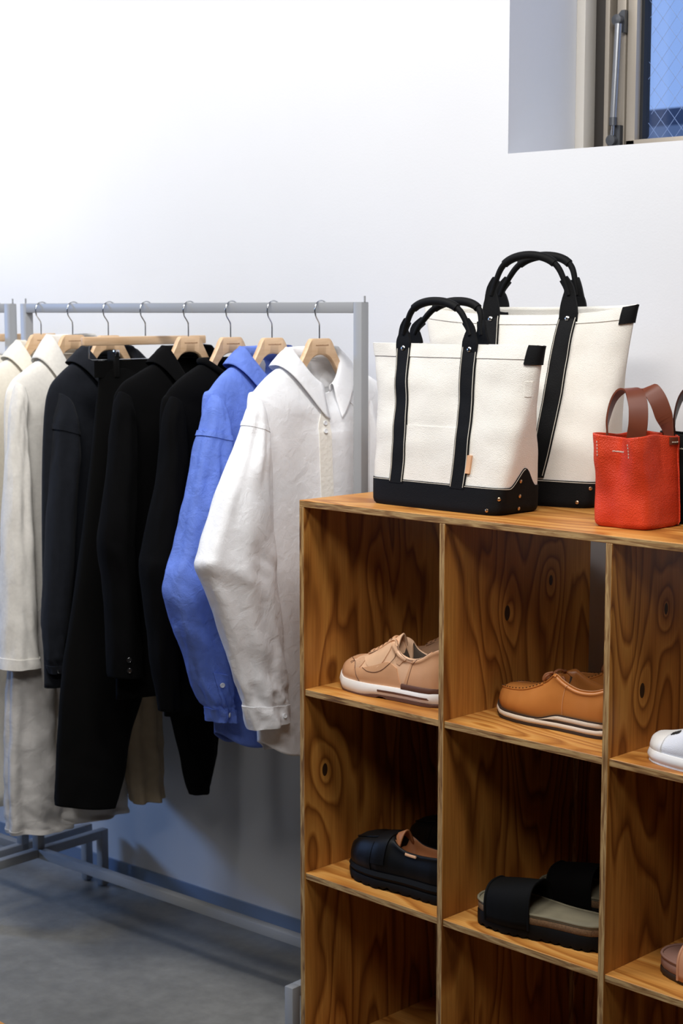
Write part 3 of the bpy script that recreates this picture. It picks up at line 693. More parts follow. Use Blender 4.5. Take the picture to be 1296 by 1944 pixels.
sk = slice_surf(X+.012, [(30, 1090, 100, 1080, .02), (16, 1250, 122, 1240, .034), (9, 1400, 132, 1385, .038), (8, 1520, 137, 1500, .04), (11, 1585, 137, 1566, .04)], seed=1.3, wr=.008, nf=6, fold=1.0)
add(sk.mesh('skirt_overlay', 80, 60, M['sheer'], thick=.001), t)
add(sk.patch('hem', lambda q: (-.5, .5), .955, 1.0, 80, 3, M['sheer'], None, .0015), t)

# ---- ivory coat at the left post
X = HX[0]; t = garment('ivory_coat', 'long ivory coat by the left post, half hidden by the cream coat', 'coat', X, .34)
bs = body_surf(X, [(1.518, .068, .045, .10), (1.502, .11, .05, .06), (1.478, .16, .045, .02), (1.452, .195, .042, 0), (1.39, .212, .042, 0), (1.2, .21, .045, 0), (.8, .215, .045, 0), (.34, .22, .045, 0)], folds=.006, seed=9.1, nf=4)
add(bs.mesh('body', 72, 60, M['cream2'], thick=.002), t)
ns = [(-40, 735, -15, 760, .02), (-52, 760, -12, 785, .036), (-60, 800, -8, 815, .044), (-66, 900, -4, 905, .046), (-72, 1000, 0, 1000, .046), (-74, 1150, 2, 1150, .044), (-72, 1270, 2, 1262, .042)]
add(slice_surf(X+.02, ns, seed=1.2, wr=.004).mesh('sleeve', 40, 50, M['cream2'], thick=.002), t)
add(slice_surf(X, ns, seed=1.4, wr=.004, mirror=.8).mesh('sleeve', 36, 50, M['cream2'], thick=.002), t)
collar_shirt(X, 1.518, .10, .068, .045, M['cream2'], t, stand=.03, fall=.045, point=.03, gap=.06)

# ---- things on the second rack, cut by the frame
make_clip_hanger(-3.672, 'straight wooden clip hanger on the rack at the left edge')
make_hanger(-3.765, 'curved wooden hanger with a white top at the left edge')
X = -3.765; t = garment('white_tee', 'white top on the rack at the left edge of the photo', 'top', X, .9)
bs = body_surf(X, [(1.500, .08, .045, .06), (1.482, .125, .05, .03), (1.462, .17, .048, .012), (1.432, .21, .04, 0), (1.39, .222, .042, 0), (1.2, .225, .046, 0), (.9, .23, .046, 0)], folds=.006, seed=1.1, nf=4)
add(bs.mesh('body', 64, 50, M['white'], thick=.0015), t)
neckrib(X, 1.50, .06, .08, .045, M['white'], t)
t = garment('cream_trousers', 'cream trousers clipped to the straight hanger on the left rack', 'trousers', -3.672, .5)
for sgn in (-1, 1):
    sf = Surf(lambda u, v, s=sgn: Vector((-3.672+(.014+.03*sstep(0, .5, v))*math.cos(2*PI*u), YM+s*(.082+.02*v)-(.083+.02*v)*math.sin(2*PI*u), 1.508-.98*v)))
    add(sf.mesh('leg', 32, 30, M['cream2'], thick=.0015), t)

# ------------------------------------------------------------------ tote bags
def spow(c, e): return math.copysign(abs(c)**e, c)
def sel(ph, n):
    c, s_ = math.cos(ph), math.sin(ph); r = (abs(c)**n+abs(s_)**n)**(-1/n); return r*c, r*s_
def sel_u(q, n):
    """turn 0..0.5 at which the rounded rectangle reaches the share q of its half width"""
    lo, hi = 0.0, PI
    for _ in range(40):
        m = (lo+hi)/2
        if sel(m, n)[0] > q: lo = m
        else: hi = m
    return lo/(2*PI)
def make_tote(label, x, y, rz, wb, db, H, straps, hz, hw, sag, tagx=None, pocket=True, back_dx=.02):
    t = thing('tote_bag', label, 'bag', sh(x, y, ZT), RY+rz, 'canvas totes'); dt = .016
    d_ = lambda v: dt+(db-dt)*(1-v)**.85
    w_ = lambda v: wb+(db-d_(v))*1.0
    n_ = lambda v: 9-6.6*sstep(0, .8, v)
    def f(u, v):
        ph = 2*PI*u; v = max(0, min(1, v)); n = n_(v); ins = 1-.05*max(0, 1-v/.03)**2
        ex, s = sel(ph, n); x = w_(v)*ex*ins; y = -d_(v)*s*ins; s = max(-1, min(1, s)); fr = 1 if s > 0 else .25
        y += (.006*nz((x*6, v*2.2, wb*50+fr), 1.3)+.003*nz((x*14, v*6, wb*20), 1.2))*sstep(.1, .4, v)*(1 if abs(s) > .2 else abs(s)/.2)
        z = H*v-sag*fr*s*s*v**6
        return Vector((x, y, z))
    S = Surf(f, -1)
    uf = lambda x, v: sel_u(max(-1, min(1, x/w_(v))), n_(v))
    ub = lambda x, v: 1-uf(x, v)
    S.mesh('body', 128, 60, M['canvas'], t, cap0=True, thick=.0022)
    def vtop(b):
        ph = 2*PI*b; xr, yr = (abs(k) for k in sel(ph, n_(.2))); return (.0, (.053+.036*sstep(.35, 1.0, 1-yr)*sstep(.9, .97, xr))/H)
    bsp = S.patch('base', None, 0, 1, 160, 10, M['bleather'], t, .0022, V=vtop)
    S.patch('base_stitching', None, .0, .5, 120, 1, M['stitch'], bsp, .0029, V=lambda b: (vtop(b/2)[1]-.0085, vtop(b/2)[1]-.005))
    S.patch('top_hem', lambda q: (0, 1), 1-.026/H, .999, 128, 3, M['canvas'], t, .0016)
    for c in (0,): S.patch('corner_tab', lambda q, c=c: (-uf(w_(.95)-.026, .95), uf(w_(.95)-.026, .95)), 1-.036/H, 1.0, 14, 6, M['bleather'], t, .0034)
    tops = []
    for side, U in ((0, uf), (1, ub)):
        ends = []
        for (xb, xt) in straps:
            def cx(v, xb=xb, xt=xt): return xb+(xt-xb)*v+.006*math.sin(PI*v*1.5)
            def UU(a, h, U=U, cx=cx): v = .14+(1-.14)*a*.999; p = (U(cx(v)+h, v), U(cx(v)-h, v)); return (min(p), max(p))
            stp = S.patch('strap', lambda a, UU=UU: UU(a, hw), .14, .999, 8, 50, M['bleather'], t, .0032)
            if side == 0:
                for e in (-1, 1):
                    S.patch('strap_stitching', lambda a, U=U, cx=cx, e=e: tuple(sorted((U(cx(.15+.84*a)+e*(hw-.0028)+.0006, .15+.84*a), U(cx(.15+.84*a)+e*(hw-.0028)-.0006, .15+.84*a)))), .15, .99, 1, 90, M['stitch'], stp, .0041)
            u = U(cx(.97), .97); p = S.p(u, .97, .0035)
            lathe('rivet', [(.0055, 0), (.0055, .0012), (.0042, .0024), (.0015, .003)], M['steel'], stp, 14, frame_to(p, S.n(u, .97)))
            ends.append(S.p(U(cx(1), 1), 1, .003))
        a, b = ends; m = (a+b)/2; out = -1 if side == 0 else 1
        dx = 0 if side == 0 else back_dx; ap = Vector((m.x+dx, m.y+out*.008, H+hz)); hb = (b.x-a.x)/2
        pts = []
        for k in range(25):
            q = k/24; an = PI*(1-q)
            px = ap.x*(1-abs(2*q-1)**3)+(a.x+(b.x-a.x)*q)*abs(2*q-1)**3+(math.cos(an)*abs(hb)*.93-((q-.5)*2)*abs(hb)*.93*0)*(1-abs(2*q-1)**3)
            pz = H+.022+(hz-.022)*math.sin(an)**.72
            pts.append(Vector((px, m.y+out*.006*math.sin(an), pz)))
        pts[0] = Vector((a.x, a.y, H+.018)); pts[-1] = Vector((b.x, b.y, H+.018))
        hd = tube('handle', pts, [.0055, .0062, .0065, .0065, .0065, .0062, .0055], M['bleather'], t, n=14, samples=70)
        tube('grip', pts[6:19], .0085, M['bleather'], hd, n=14, samples=40)
        for e, k in ((a, 0), (b, -1)):
            pe = pts[k]; P = [e+Vector((0, 0, -.022)), e+Vector((0, out*.001, 0)), e.lerp(pe, .6)+Vector((0, 0, .004)), pe+Vector((0, 0, .012)), pts[2 if k == 0 else -3]]
            ribbon('handle_tab', [Vector(q) for q in catmull([tuple(q) for q in P], 14)], [Vector((1, 0, 0))]*14, [hw, hw, hw, hw*.98, hw*.95, hw*.9, hw*.82, hw*.72, hw*.64, hw*.56, hw*.52, hw*.5, hw*.48, hw*.46], .006, M['bleather'], t)
    # copper rivets on the right end of the base
    for (uu, vv) in ((.118, .10), (.135, .03), (.03, .20), (.02, .11), (.015, .035)):
        u = uu; lathe('base_rivet', [(.0036, 0), (.0036, .001), (.0016, .0018)], M['copper'], bsp, 12, frame_to(S.p(u, vv, .0026), S.n(u, vv)))
    (l0, l1), (r0, r1) = straps
    if pocket:
        S.patch('front_pocket', lambda a: tuple(sorted((uf(r0-.0, .17+.33*a), uf(l0+.0, .17+.33*a)))), .165, .50, 20, 16, M['canvas'], t, .0018)
        S.patch('side_stitch_patch', lambda a: (uf(w_(.75)*.985, .75), uf(w_(.75)*.93, .75)), .70, .79, 3, 5, M['canvas'], t, .0012)
    if tagx is not None:
        S.patch('leather_tag', lambda a: tuple(sorted((uf(tagx+.005, .3), uf(tagx-.005, .3)))), .235, .345, 3, 6, M['natural'], t, .0046)
    return t
make_tote('smaller cream canvas tote with black straps standing in front on the shelf top', .303, .135, 0, .166, .070, .322, [(-.098, -.114), (.060, .062)], .084, .0185, .0, tagx=.089)
make_tote('larger cream canvas tote with black handles standing behind the smaller tote', .332, .325, .2, .178, .078, .400, [(-.066, -.066), (.045, .108)], .098, .020, .022, pocket=False, back_dx=.012)

# ------------------------------------------------------------------ small leather bags
def make_mini(name, label, x, y, rz, mat, hmat, group):
    t = thing(name, label, 'bag', sh(x, y, ZT), RY+rz, group); H = .166; a, b = .060, .060
    def f(u, v):
        ph = 2*PI*u; v = max(0, min(1, v)); n = 7-2.5*v; ins = 1-.10*max(0, 1-v/.06)**2
        c, s = sel(ph, n); x = a*c*ins; y = -b*s*ins
        k = sstep(.25, 1, v)
        if s > .3: y += k*(.010*math.cos((x/a)*PI*1.5-.3)-.004)+.004*nz((x*20, v*3, 1), 1.3)
        if s < -.3: y -= k*.010*math.cos((x/a)*PI*1.5)
        if abs(s) < .95: x -= math.copysign(k*.010*max(0, 1-abs(y/b)), x)
        x += .002*nz((y*20, v*4, 7), 1.4)+(-.006*v)
        return Vector((x, y, H*v+.003*math.sin(3*ph+.6)*v**4))
    S = Surf(f, -1); S.mesh('body', 128, 56, mat, t, cap0=True, thick=.0026)
    ux = lambda x: sel_u(x/a, 4.9)
    # dashed stitches holding the handles, a line of print and side bindings
    for u0 in (ux(-.034), ux(.030)):
        for k in range(5):
            S.patch('stitch', lambda q, u0=u0: (u0-.0012, u0+.0012), .775+.034*k, .795+.034*k, 1, 1, M['stitch'], t, .0009)
    for k in range(11):
        S.patch('print_mark', lambda q, k=k: (ux(.0135-.0022*k), ux(.0135-.0022*k-.0014)), .832, .832+(.012 if k % 3 else .016), 1, 1, M['stitch'], t, .0007)
    for u0 in (.0,): S.patch('side_binding', lambda q: (.868, .888), .02, .99, 4, 30, mat, t, .0026)
    S.patch('corner_patch', lambda q: (-.115, -.06), .90, .985, 3, 3, hmat, t, .002)
    for k in range(3): S.patch('stitch', lambda q, k=k: (-.108+.014*k, -.100+.014*k), .925, .937, 1, 1, M['stitch'], t, .0032)
    V1 = Vector((-.62, .78, 0)); V2 = Vector((.85, .35, 0))
    P = [(-.037, -.040, .135), (-.038, -.044, .165), (-.036, -.045, .195), (-.028, -.04, .228), (-.010, -.036, .247), (.010, -.035, .245), (.024, -.04, .222), (.028, -.044, .19), (.024, -.043, .165), (.02, -.038, .135)]
    sd = [V1, V1, V1.lerp(Vector((0, 1, 0)), .3), Vector((-.3, 1, 0)), Vector((.1, 1, 0)), Vector((.5, .9, 0)), Vector((.8, .6, 0)), V2, V2, V2]
    q = [tuple(p) for p in P]; m = 44
    ribbon('handle', [Vector(p) for p in catmull(q, m)], [Vector(p) for p in catmull([tuple(s) for s in sd], m)], .017, .0032, hmat, t)
    P = [(-.036, .050, .135), (-.038, .046, .165), (-.034, .04, .198), (-.022, .034, .232), (-.004, .032, .248), (.014, .034, .230), (.026, .038, .2), (.034, .044, .165), (.034, .048, .135)]
    sd = [V1, V1, V1, Vector((-.3, 1, 0)), Vector((.5, .8, .2)), Vector((.8, .6, 0)), V2, V1*-1+Vector((.9, 0, 0)), V1*-1+Vector((.6, 0, 0))]
    ribbon('handle', [Vector(p) for p in catmull(P, m)], [Vector(p) for p in catmull([tuple(s) for s in sd], m)], .016, .0032, hmat, t)
    return t
make_mini('leather_bag', 'small orange-red grained leather bag with brown strap handles', .733, .146, 0, M['red'], M['brown'], 'small leather bags')
make_mini('leather_bag', 'small black leather bag with dark handles cut by the right edge', .790, .274, 0, M['bleather'], M['dkbrown'], 'small leather bags')

# ------------------------------------------------------------------ shoes
WTAB = [(0, .0), (.012, .34), (.04, .60), (.09, .80), (.16, .93), (.26, 1.0), (.36, .99), (.48, .86), (.6, .74), (.72, .70), (.84, .71), (.92, .65), (.965, .50), (.99, .28), (1, .0)]
class Shoe:
    def __init__(s, name, label, cat, x, y, z, rz, L, W, group):
        s.L, s.W = L, W; s.t = thing(name, label, cat, sh(x, y, z), RY+rz, group)
    def hw(s, v, g=0): return max(0, interp(WTAB, v))*s.W+(g if 0 < v < 1 else 0)
    def yc(s, v): return -.010*math.sin(PI*min(1, v*1.1))*0+.006*math.cos(v*PI*1.2)
    def sole(s, name, zl, zh, g, mat, v0=0, v1=1, bulge=.0, lugs=0):
        N = 46; vs = [v0+(v1-v0)*(.5-.5*math.cos(PI*i/N)) for i in range(N+1)]
        ring = [(v, -1) for v in vs]+[(v, 1) for v in vs[-2:0:-1]]; V, Fc = [], []; n = len(ring)
        lev = [(0, -.0015), (.15, 0), (.5, bulge), (.85, 0), (1, -.0015)]
        for (q, e) in lev:
            for (v, sd) in ring:
                gx = (g+e)*(1 if 0 else 1); x = s.L*v+((-gx if v < .5 else gx)*abs(2*v-1)**6 if v0 == 0 or v1 == 1 else 0)
                lo, hi = zl(v), zh(v)
                if lugs and q < .3: lo += .006*(1 if math.sin(v*lugs*PI) > .25 else 0)
                y = s.yc(v)+sd*(s.hw(v)+(gx if 0 < v < 1 else 0)*min(1, 8*min(v, 1-v)+.25)); V.append(Vector((x, y, lo+(hi-lo)*q)))
        for i in range(len(lev)-1):
            for j in range(n): Fc.append((i*n+j, i*n+(j+1) % n, (i+1)*n+(j+1) % n, (i+1)*n+j))
        k = (len(lev)-1)*n
        def cap(b):
            F = []
            for j in range(N):
                a0, a1 = b+j, b+j+1; c1 = b+(n-(j+1)) % n if j+1 < N else None; c0 = b+(n-j) % n if j > 0 else None
                f = [a0, a1]
                if c1 is not None: f.append(c1)
                if c0 is not None: f.append(c0)
                if len(f) > 2: F.append(tuple(f))
            return F
        Fc += cap(0)+cap(k)
        return fixn(mk(name, V, Fc, mat, s.t, auto=50))
    def upper(s, stn, mat, lin_mat, name='upper', bul=1.0):
        """stn: (v, z0, zt, open, cw, zin)"""
        tab = catmull(stn, 80)
        vs = [q[0] for q in tab]
        def f(u, v):
            lo, hi = 0, len(vs)-1
            while hi-lo > 1:
                m = (lo+hi)//2
                if vs[m] <= v: lo = m
                else: hi = m
            k = (v-vs[lo])/max(1e-6, vs[hi]-vs[lo]); k = max(0, min(1, k)); _, z0, zt, op, cw, zin = (a+(b-a)*k for a, b in zip(tab[lo], tab[hi]))
            op = max(0, min(1, op)); w = s.hw(v); cw = min(cw, w*.97); h = zt-z0; wm = w*bul
            Cl = [(w*.97, z0-.003), (wm, z0+.22*h), (wm*.95, z0+.48*h), (wm*.80, z0+.74*h), (wm*.58, z0+.90*h), (wm*.38, z0+.97*h), (wm*.2, zt), (0, zt+.001)]
            Op = [(w*.97, z0-.003), (wm, z0+.22*h), (wm*.9+.1*cw, z0+.5*h), (wm*.3+.7*cw, z0+.82*h), (cw+.003, zt-.004), (cw-.001, zt), (cw-.005, zt-.006), (max(0, cw-.007), (zin+zt)/2-.004), (cw*.5, zin), (0, zin)]
            Cl = Cl[:4]+[(wm*.66, z0+.86*h), (wm*.52, z0+.92*h), (wm*.38, z0+.965*h), (wm*.25, z0+.99*h), (wm*.12, zt), (0, zt+.0008)]
            q = abs(2*u-1); sd = -1 if u < .5 else 1; tt = (1-q)*9; i = min(int(tt), 8); fr = tt-i
            def P(j): j = max(0, min(9, j)); return (Cl[j][0]+(Op[j][0]-Cl[j][0])*op, Cl[j][1]+(Op[j][1]-Cl[j][1])*op)
            a, b, c, d = P(i-1), P(i), P(i+1), P(i+2)
            if i-1 < 0: a = b
            if i+2 > 9: d = (-P(8)[0], P(8)[1])
            y, z = (.5*((2*B)+(-A+C_)*fr+(2*A-5*B+4*C_-D)*fr*fr+(-A+3*B-3*C_+D)*fr**3) for A, B, C_, D in zip(a, b, c, d))
            inn = sstep(5, 6.5, tt)*op; x = s.L*v-.007*inn*sstep(.86, 1, v)+.004*inn*(1-sstep(.55, .7, v))
            return Vector((x, s.yc(v)+sd*max(0, y), z))
        S = Surf(f, 1); nu, nv = 72, 80; V, Fc, fm = [], [], []
        for i in range(nv+1):
            for j in range(nu+1): V.append(f(j/nu, i/nv))
        for i in range(nv):
            for j in range(nu):
                Fc.append((i*(nu+1)+j, i*(nu+1)+j+1, (i+1)*(nu+1)+j+1, (i+1)*(nu+1)+j))
                q = (1-abs(2*(j+.5)/nu-1))*9; v = (i+.5)/nv; op = interp([(a[0], a[3]) for a in stn], v); fm.append(1 if q > 5.4 and op > .5 else 0)
        o = fixn(mk(name, V, Fc, None, s.t, mats=[mat, lin_mat], fmat=fm)); s.S = S
        nn = S.n(.2, .3); S.sign = 1 if nn.y < 0 or nn.z > .9 else -1
        return S
    def patch(s, name, v0, v1, U, mat, off=.0012, nu=14, nv=24): return s.S.patch(name, U, v0, v1, nu, nv, mat, s.t, off)
    def vpatch(s, name, u0, u1, Vf, mat, off=.0012, nu=20, nv=20): return s.S.patch(name, None, u0, u1, nu, nv, mat, s.t, off, V=Vf)
    def lace(s, v, mat, r=.0022, ua=.36, ub=.64, dv=0):
        P = [s.S.p(ua+(ub-ua)*k/10, v+dv*(k/10-.5), .0022+.0035*math.sin(PI*k/10)) for k in range(11)]
        return tube('lace', P, r, mat, s.t, n=8, samples=24, flat=.6)
    def seam(s, pts, mat, r=.0008, off=.0016, name='seam'):
        P = [s.S.p(u, v, off) for u, v in catmull(pts, 36)]
        return tube(name, P, r, mat, s.t, n=6)

# ---- pale leather trainers
def trainer(label, x, y, rz):
    s = Shoe('trainer', label, 'shoe', x, y, ZT-PH, rz, .285, .049, 'pale leather trainers')
    up = lambda v: .004*max(0, 1-v/.12)**2*4
    s.sole('outsole', lambda v: .0+up(v)+.004*(1 if .44 < v < .53 else 0), lambda v: .0035+.0045*sstep(.28, .45, v)+up(v), .006, M['brnrub'])
    s.sole('midsole', lambda v: .0035+.0045*sstep(.28, .45, v)+up(v), lambda v: .026+up(v)*.8+.002*v, .0065, M['foam'], bulge=.002)
    s.sole('midsole_stripe', lambda v: .0145, lambda v: .0195, .0088, M['brnrub'], v0=.46, v1=.985)
    s.sole('heel_wedge', lambda v: .026, lambda v: .038, .006, M['brnrub'], v0=.66, v1=.985)
    st_ = [(0, .028, .040, 0, .02, .04), (.035, .027, .055, 0, .02, .04), (.10, .027, .066, 0, .02, .04), (.20, .027, .073, 0, .02, .04), (.30, .027, .083, 0, .02, .04), (.40, .027, .098, 0, .02, .04), (.48, .027, .114, 0, .02, .04), (.525, .027, .121, .1, .026, .045), (.56, .027, .113, 1, .030, .045), (.62, .027, .097, 1, .031, .045), (.72, .028, .089, 1, .031, .045), (.82, .028, .094, 1, .029, .045), (.92, .029, .112, 1, .024, .045), (.985, .03, .117, 1, .012, .045), (1, .03, .112, 1, .004, .05)]
    s.upper(st_, M['vach'], M['lining'], bul=1.03)
    # overlays
    s.vpatch('toe_guard', .0, .26, lambda b: (.012, .20+.04*math.sin(b*PI)-.06*b), M['vach2'], .0014)
    s.vpatch('toe_guard', .74, 1.0, lambda b: (.012, .20+.04*math.sin(b*PI)-.06*(1-b)), M['vach2'], .0014)
    s.patch('toe_cap', .02, .17, lambda q: (.24+.02*q, .76-.02*q), M['vach2'], .0012)
    s.vpatch('toe_inlay', .10, .26, lambda b: (.245-.05*math.sin(b*PI), .245+.055*math.sin(b*PI)), M['perf'], .0016)
    s.vpatch('side_panel', .10, .33, lambda b: (.42-.13*math.sin(b*PI)**.6, .42+.12*math.sin(b*PI)**.6), M['vach'], .0018)
    s.vpatch('mud_guard', .0, .12, lambda b: (.18+.05*b, .66-.05*b), M['vach2'], .0018)
    s.vpatch('mesh_panel', .14, .34, lambda b: (.60-.05*math.sin(b*PI), .63+.06*math.sin(b*PI)), M['perf'], .0016)
    s.vpatch('heel_counter', .0, .24, lambda b: (.66+.10*b, .985), M['vach2'], .0022)
    s.vpatch('collar_panel', .24, .42, lambda b: (.60+.0*b, .90), M['vach'], .0022)
    s.vpatch('eyestay', .31, .40, lambda b: (.28, .57), M['vach'], .0036, nu=8)
    s.vpatch('eyestay', .60, .69, lambda b: (.28, .57), M['vach'], .0036, nu=8)
    for v in (.28, .325, .37, .415, .46, .495): s.lace(v, M['vach2'], .0026, .355, .645, .02)
    for v in (.285, .33, .375, .42, .465, .50):
        p = s.S.p(.352, v, .0046); lathe('eyelet', [(.0026, 0), (.0026, .0008), (.001, .0009)], M['brnrub'], s.t, 10, frame_to(p, s.S.n(.352, v)))
    rim = [s.S.p(u, v, .0008) for u, v in catmull([(.44, .545), (.43, .58), (.432, .65), (.435, .75), (.438, .85), (.445, .93), (.46, .985)], 30)]
    tube('collar_piping', rim, .0021, M['foam'], s.t, n=8)
    tg = Surf(lambda u, v: Vector((s.L*(.47+.085*v), s.yc(.5)+(u-.5)*.046*(1-.25*v), .116+.016*v-.030*(u-.5)**2*4)))
    o = tg.mesh('tongue', 14, 10, M['vach'], s.t, closed=False, thick=.004)
    for P in ([(.02, .275), (.06, .25), (.12, .225), (.17, .20), (.22, .165), (.26, .13), (.30, .115)], [(.02, .70), (.08, .72), (.14, .74), (.2, .76), (.26, .80)],
              [(.31, .29), (.305, .34), (.32, .40), (.335, .46), (.35, .52), (.37, .555)], [(.12, .30), (.09, .36), (.08, .44), (.10, .52), (.15, .58), (.22, .60)], [(.33, .56), (.28, .60), (.25, .68), (.25, .78), (.26, .9)]):
        s.seam(P, M['brnrub'], .0006, .0022)
    for k, (u, v) in enumerate(((.16, .17), (.17, .155))): s.seam([(u, v-.01), (u+.02, v+.005), (u+.03, v+.02)], M['brnrub'], .0007)
    return s
trainer('pale tan leather trainer with white midsole nearest the shelf front', .046, .092, .045)
trainer('pale tan leather trainer mostly hidden behind its front twin', .075, .235, .045)

# ---- cognac moccasin-toe shoes
def moc(label, x, y, rz):
    s = Shoe('moccasin_shoe', label, 'shoe', x, y, ZT-PH, rz, .282, .050, 'cognac moccasin shoes')
    up = lambda v: .012*max(0, 1-v/.14)**2
    s.sole('outsole', lambda v: up(v), lambda v: .006+up(v), .005, M['dkrub'])
    s.sole('midsole', lambda v: .006+up(v), lambda v: .016+up(v), .0055, M['cream_foam'], bulge=.001)
    s.sole('wedge_line', lambda v: .0145, lambda v: .0155+.004*sstep(.42, .55, v), .005, M['dkrub'], v0=.42, v1=.99)
    s.sole('heel_wedge', lambda v: .0155+.004*sstep(.42, .55, v), lambda v: .016+.0135*sstep(.42, .62, v), .005, M['cream_foam'], v0=.42, v1=.99)
    s.sole('welt', lambda v: .016+up(v)+.012*sstep(.42, .6, v), lambda v: .0185+up(v)+.012*sstep(.42, .6, v), .0045, M['dkrub'])
    st_ = [(0, .03, .044, 0, .02, .04), (.03, .026, .056, 0, .02, .04), (.08, .022, .062, 0, .02, .04), (.18, .020, .064, 0, .02, .04), (.28, .020, .068, 0, .02, .04), (.38, .020, .079, 0, .02, .04), (.47, .022, .094, 0, .02, .04), (.505, .025, .102, .1, .028, .045), (.55, .027, .103, 1, .032, .045), (.63, .030, .092, 1, .033, .045), (.74, .03, .083, 1, .033, .045), (.86, .03, .084, 1, .031, .045), (.95, .031, .092, 1, .022, .045), (.988, .032, .093, 1, .012, .045), (1, .032, .090, 1, .004, .05)]
    S = s.upper(st_, M['cognac'], M['lining'], bul=1.04)
    # raised moc seam round the vamp, stitched
    loop = [(.235, .44), (.24, .36), (.235, .26), (.225, .16), (.23, .08), (.27, .035), (.36, .018), (.5, .013), (.64, .018), (.73, .035), (.77, .08), (.775, .16), (.765, .26), (.76, .36), (.765, .44)]
    sm = s.seam(loop, M['cognac'], .0028, .0008, 'apron_seam')
    L2 = catmull(loop, 90)
    for k in range(2, 88, 2):
        u, v = L2[k]; p = S.p(u, v, .0042); q = S.p(L2[k+1][0], L2[k+1][1], .0042); tube('apron_stitch', [p, p.lerp(q, .6)], .0008, M['dkrub'], sm, n=5)
    s.vpatch('collar_band', .27, .42, lambda b: (.545-.02*b, .985), M['cognac'], .0022, nu=10, nv=30)
    s.vpatch('collar_band', .58, .73, lambda b: (.525+.02*b, .985), M['cognac'], .0022, nu=10, nv=30)
    s.seam([(.278, .55), (.282, .62), (.285, .72), (.285, .85), (.285, .96)], M['natural'], .0005, .0028, 'collar_stitch')
    s.seam([(.27, .665), (.2, .645), (.1, .63), (.02, .625)], M['natural'], .0004, .0008, 'quarter_stitch')
    s.vpatch('facing', .235, .36, lambda b: (.455-.02*b, .56), M['cognac'], .0026, nu=8, nv=8)
    s.vpatch('facing', .64, .765, lambda b: (.435+.02*b, .56), M['cognac'], .0026, nu=8, nv=8)
    for v in (.455, .495): s.lace(v, M['cognac2'], .003, .31, .69, .02)
    P = [S.p(.33, .50, .006), S.p(.30, .475, .012), S.p(.27, .455, .010), S.p(.25, .45, .006), S.p(.27, .47, .009), S.p(.31, .49, .008)]
    tube('lace_bow', P, .0027, M['cognac2'], s.t, n=8, samples=30)
    tube('lace_bow', [S.p(.45, .53, .004), S.p(.40, .54, .013), S.p(.36, .525, .012), S.p(.40, .515, .006)], .0027, M['cognac2'], s.t, n=8, samples=24)
    return s
moc('cognac leather moccasin-toe shoe with cream sole nearest the shelf front', .432, .138, .0)
moc('cognac leather moccasin-toe shoe partly hidden behind its front twin', .462, .285, .0)

# ---- black chunky loafers
def loafer(label, x, y, rz):
    s = Shoe('loafer', label, 'shoe', x, y, ZT-2*PH, rz, .285, .052, 'black chunky loafers')
    up = lambda v: .012*max(0, 1-v/.16)**2
    s.sole('outsole', lambda v: up(v)+.003*(1 if .42 < v < .56 else 0), lambda v: .020+up(v)*.6, .006, M['blkrub'], lugs=22)
    s.sole('midsole', lambda v: .020+up(v)*.6, lambda v: .034+up(v)*.4+.004*v, .004, M['blkrub'], bulge=.003)
    st_ = [(0, .04, .060, 0, .02, .05), (.03, .037, .076, 0, .02, .05), (.09, .035, .090, 0, .02, .05), (.18, .035, .098, 0, .02, .05), (.28, .035, .102, 0, .02, .05), (.38, .035, .108, 0, .024, .055), (.44, .035, .110, .1, .030, .055), (.50, .035, .098, 1, .031, .055), (.58, .036, .090, 1, .030, .055), (.70, .037, .089, 1, .029, .055), (.84, .038, .092, 1, .028, .055), (.95, .038, .095, 1, .022, .055), (.988, .038, .095, 1, .012, .055), (1, .038, .092, 1, .004, .055)]
    S = s.upper(st_, M['blkleather'], M['insole'], bul=1.04)
    s.patch('vamp_strap', .31, .43, lambda q: (.06, .94), M['blkleather'], .003, nu=40, nv=8)
    s.vpatch('toe_overlay', .0, .2, lambda b: (.012, .30), M['blkleather'], .0018)
    s.vpatch('toe_overlay', .8, 1., lambda b: (.012, .30), M['blkleather'], .0018)
    s.seam([(.3, .30), (.27, .2), (.28, .1), (.36, .045), (.5, .035), (.64, .045), (.72, .1), (.73, .2), (.7, .3)], M['blkleather'], .002, .001, 'apron_seam')
    s.vpatch('leather_tab', .20, .235, lambda b: (.60, .70), M['natural'], .0035, nu=4, nv=6)
    tg = Surf(lambda u, v: Vector((s.L*(.40+.10*v), s.yc(.45)+(u-.5)*.062*(1-.2*v), .108+.014*v-.035*(u-.5)**2*4)))
    tg.mesh('tongue', 14, 8, M['insole'], s.t, closed=False, thick=.004)
    return s
loafer('black chunky-soled loafer with a small tan tab nearest the shelf front', .082, .085, .03)
loafer('black chunky-soled loafer in shadow behind its front twin', .10, .245, .03)

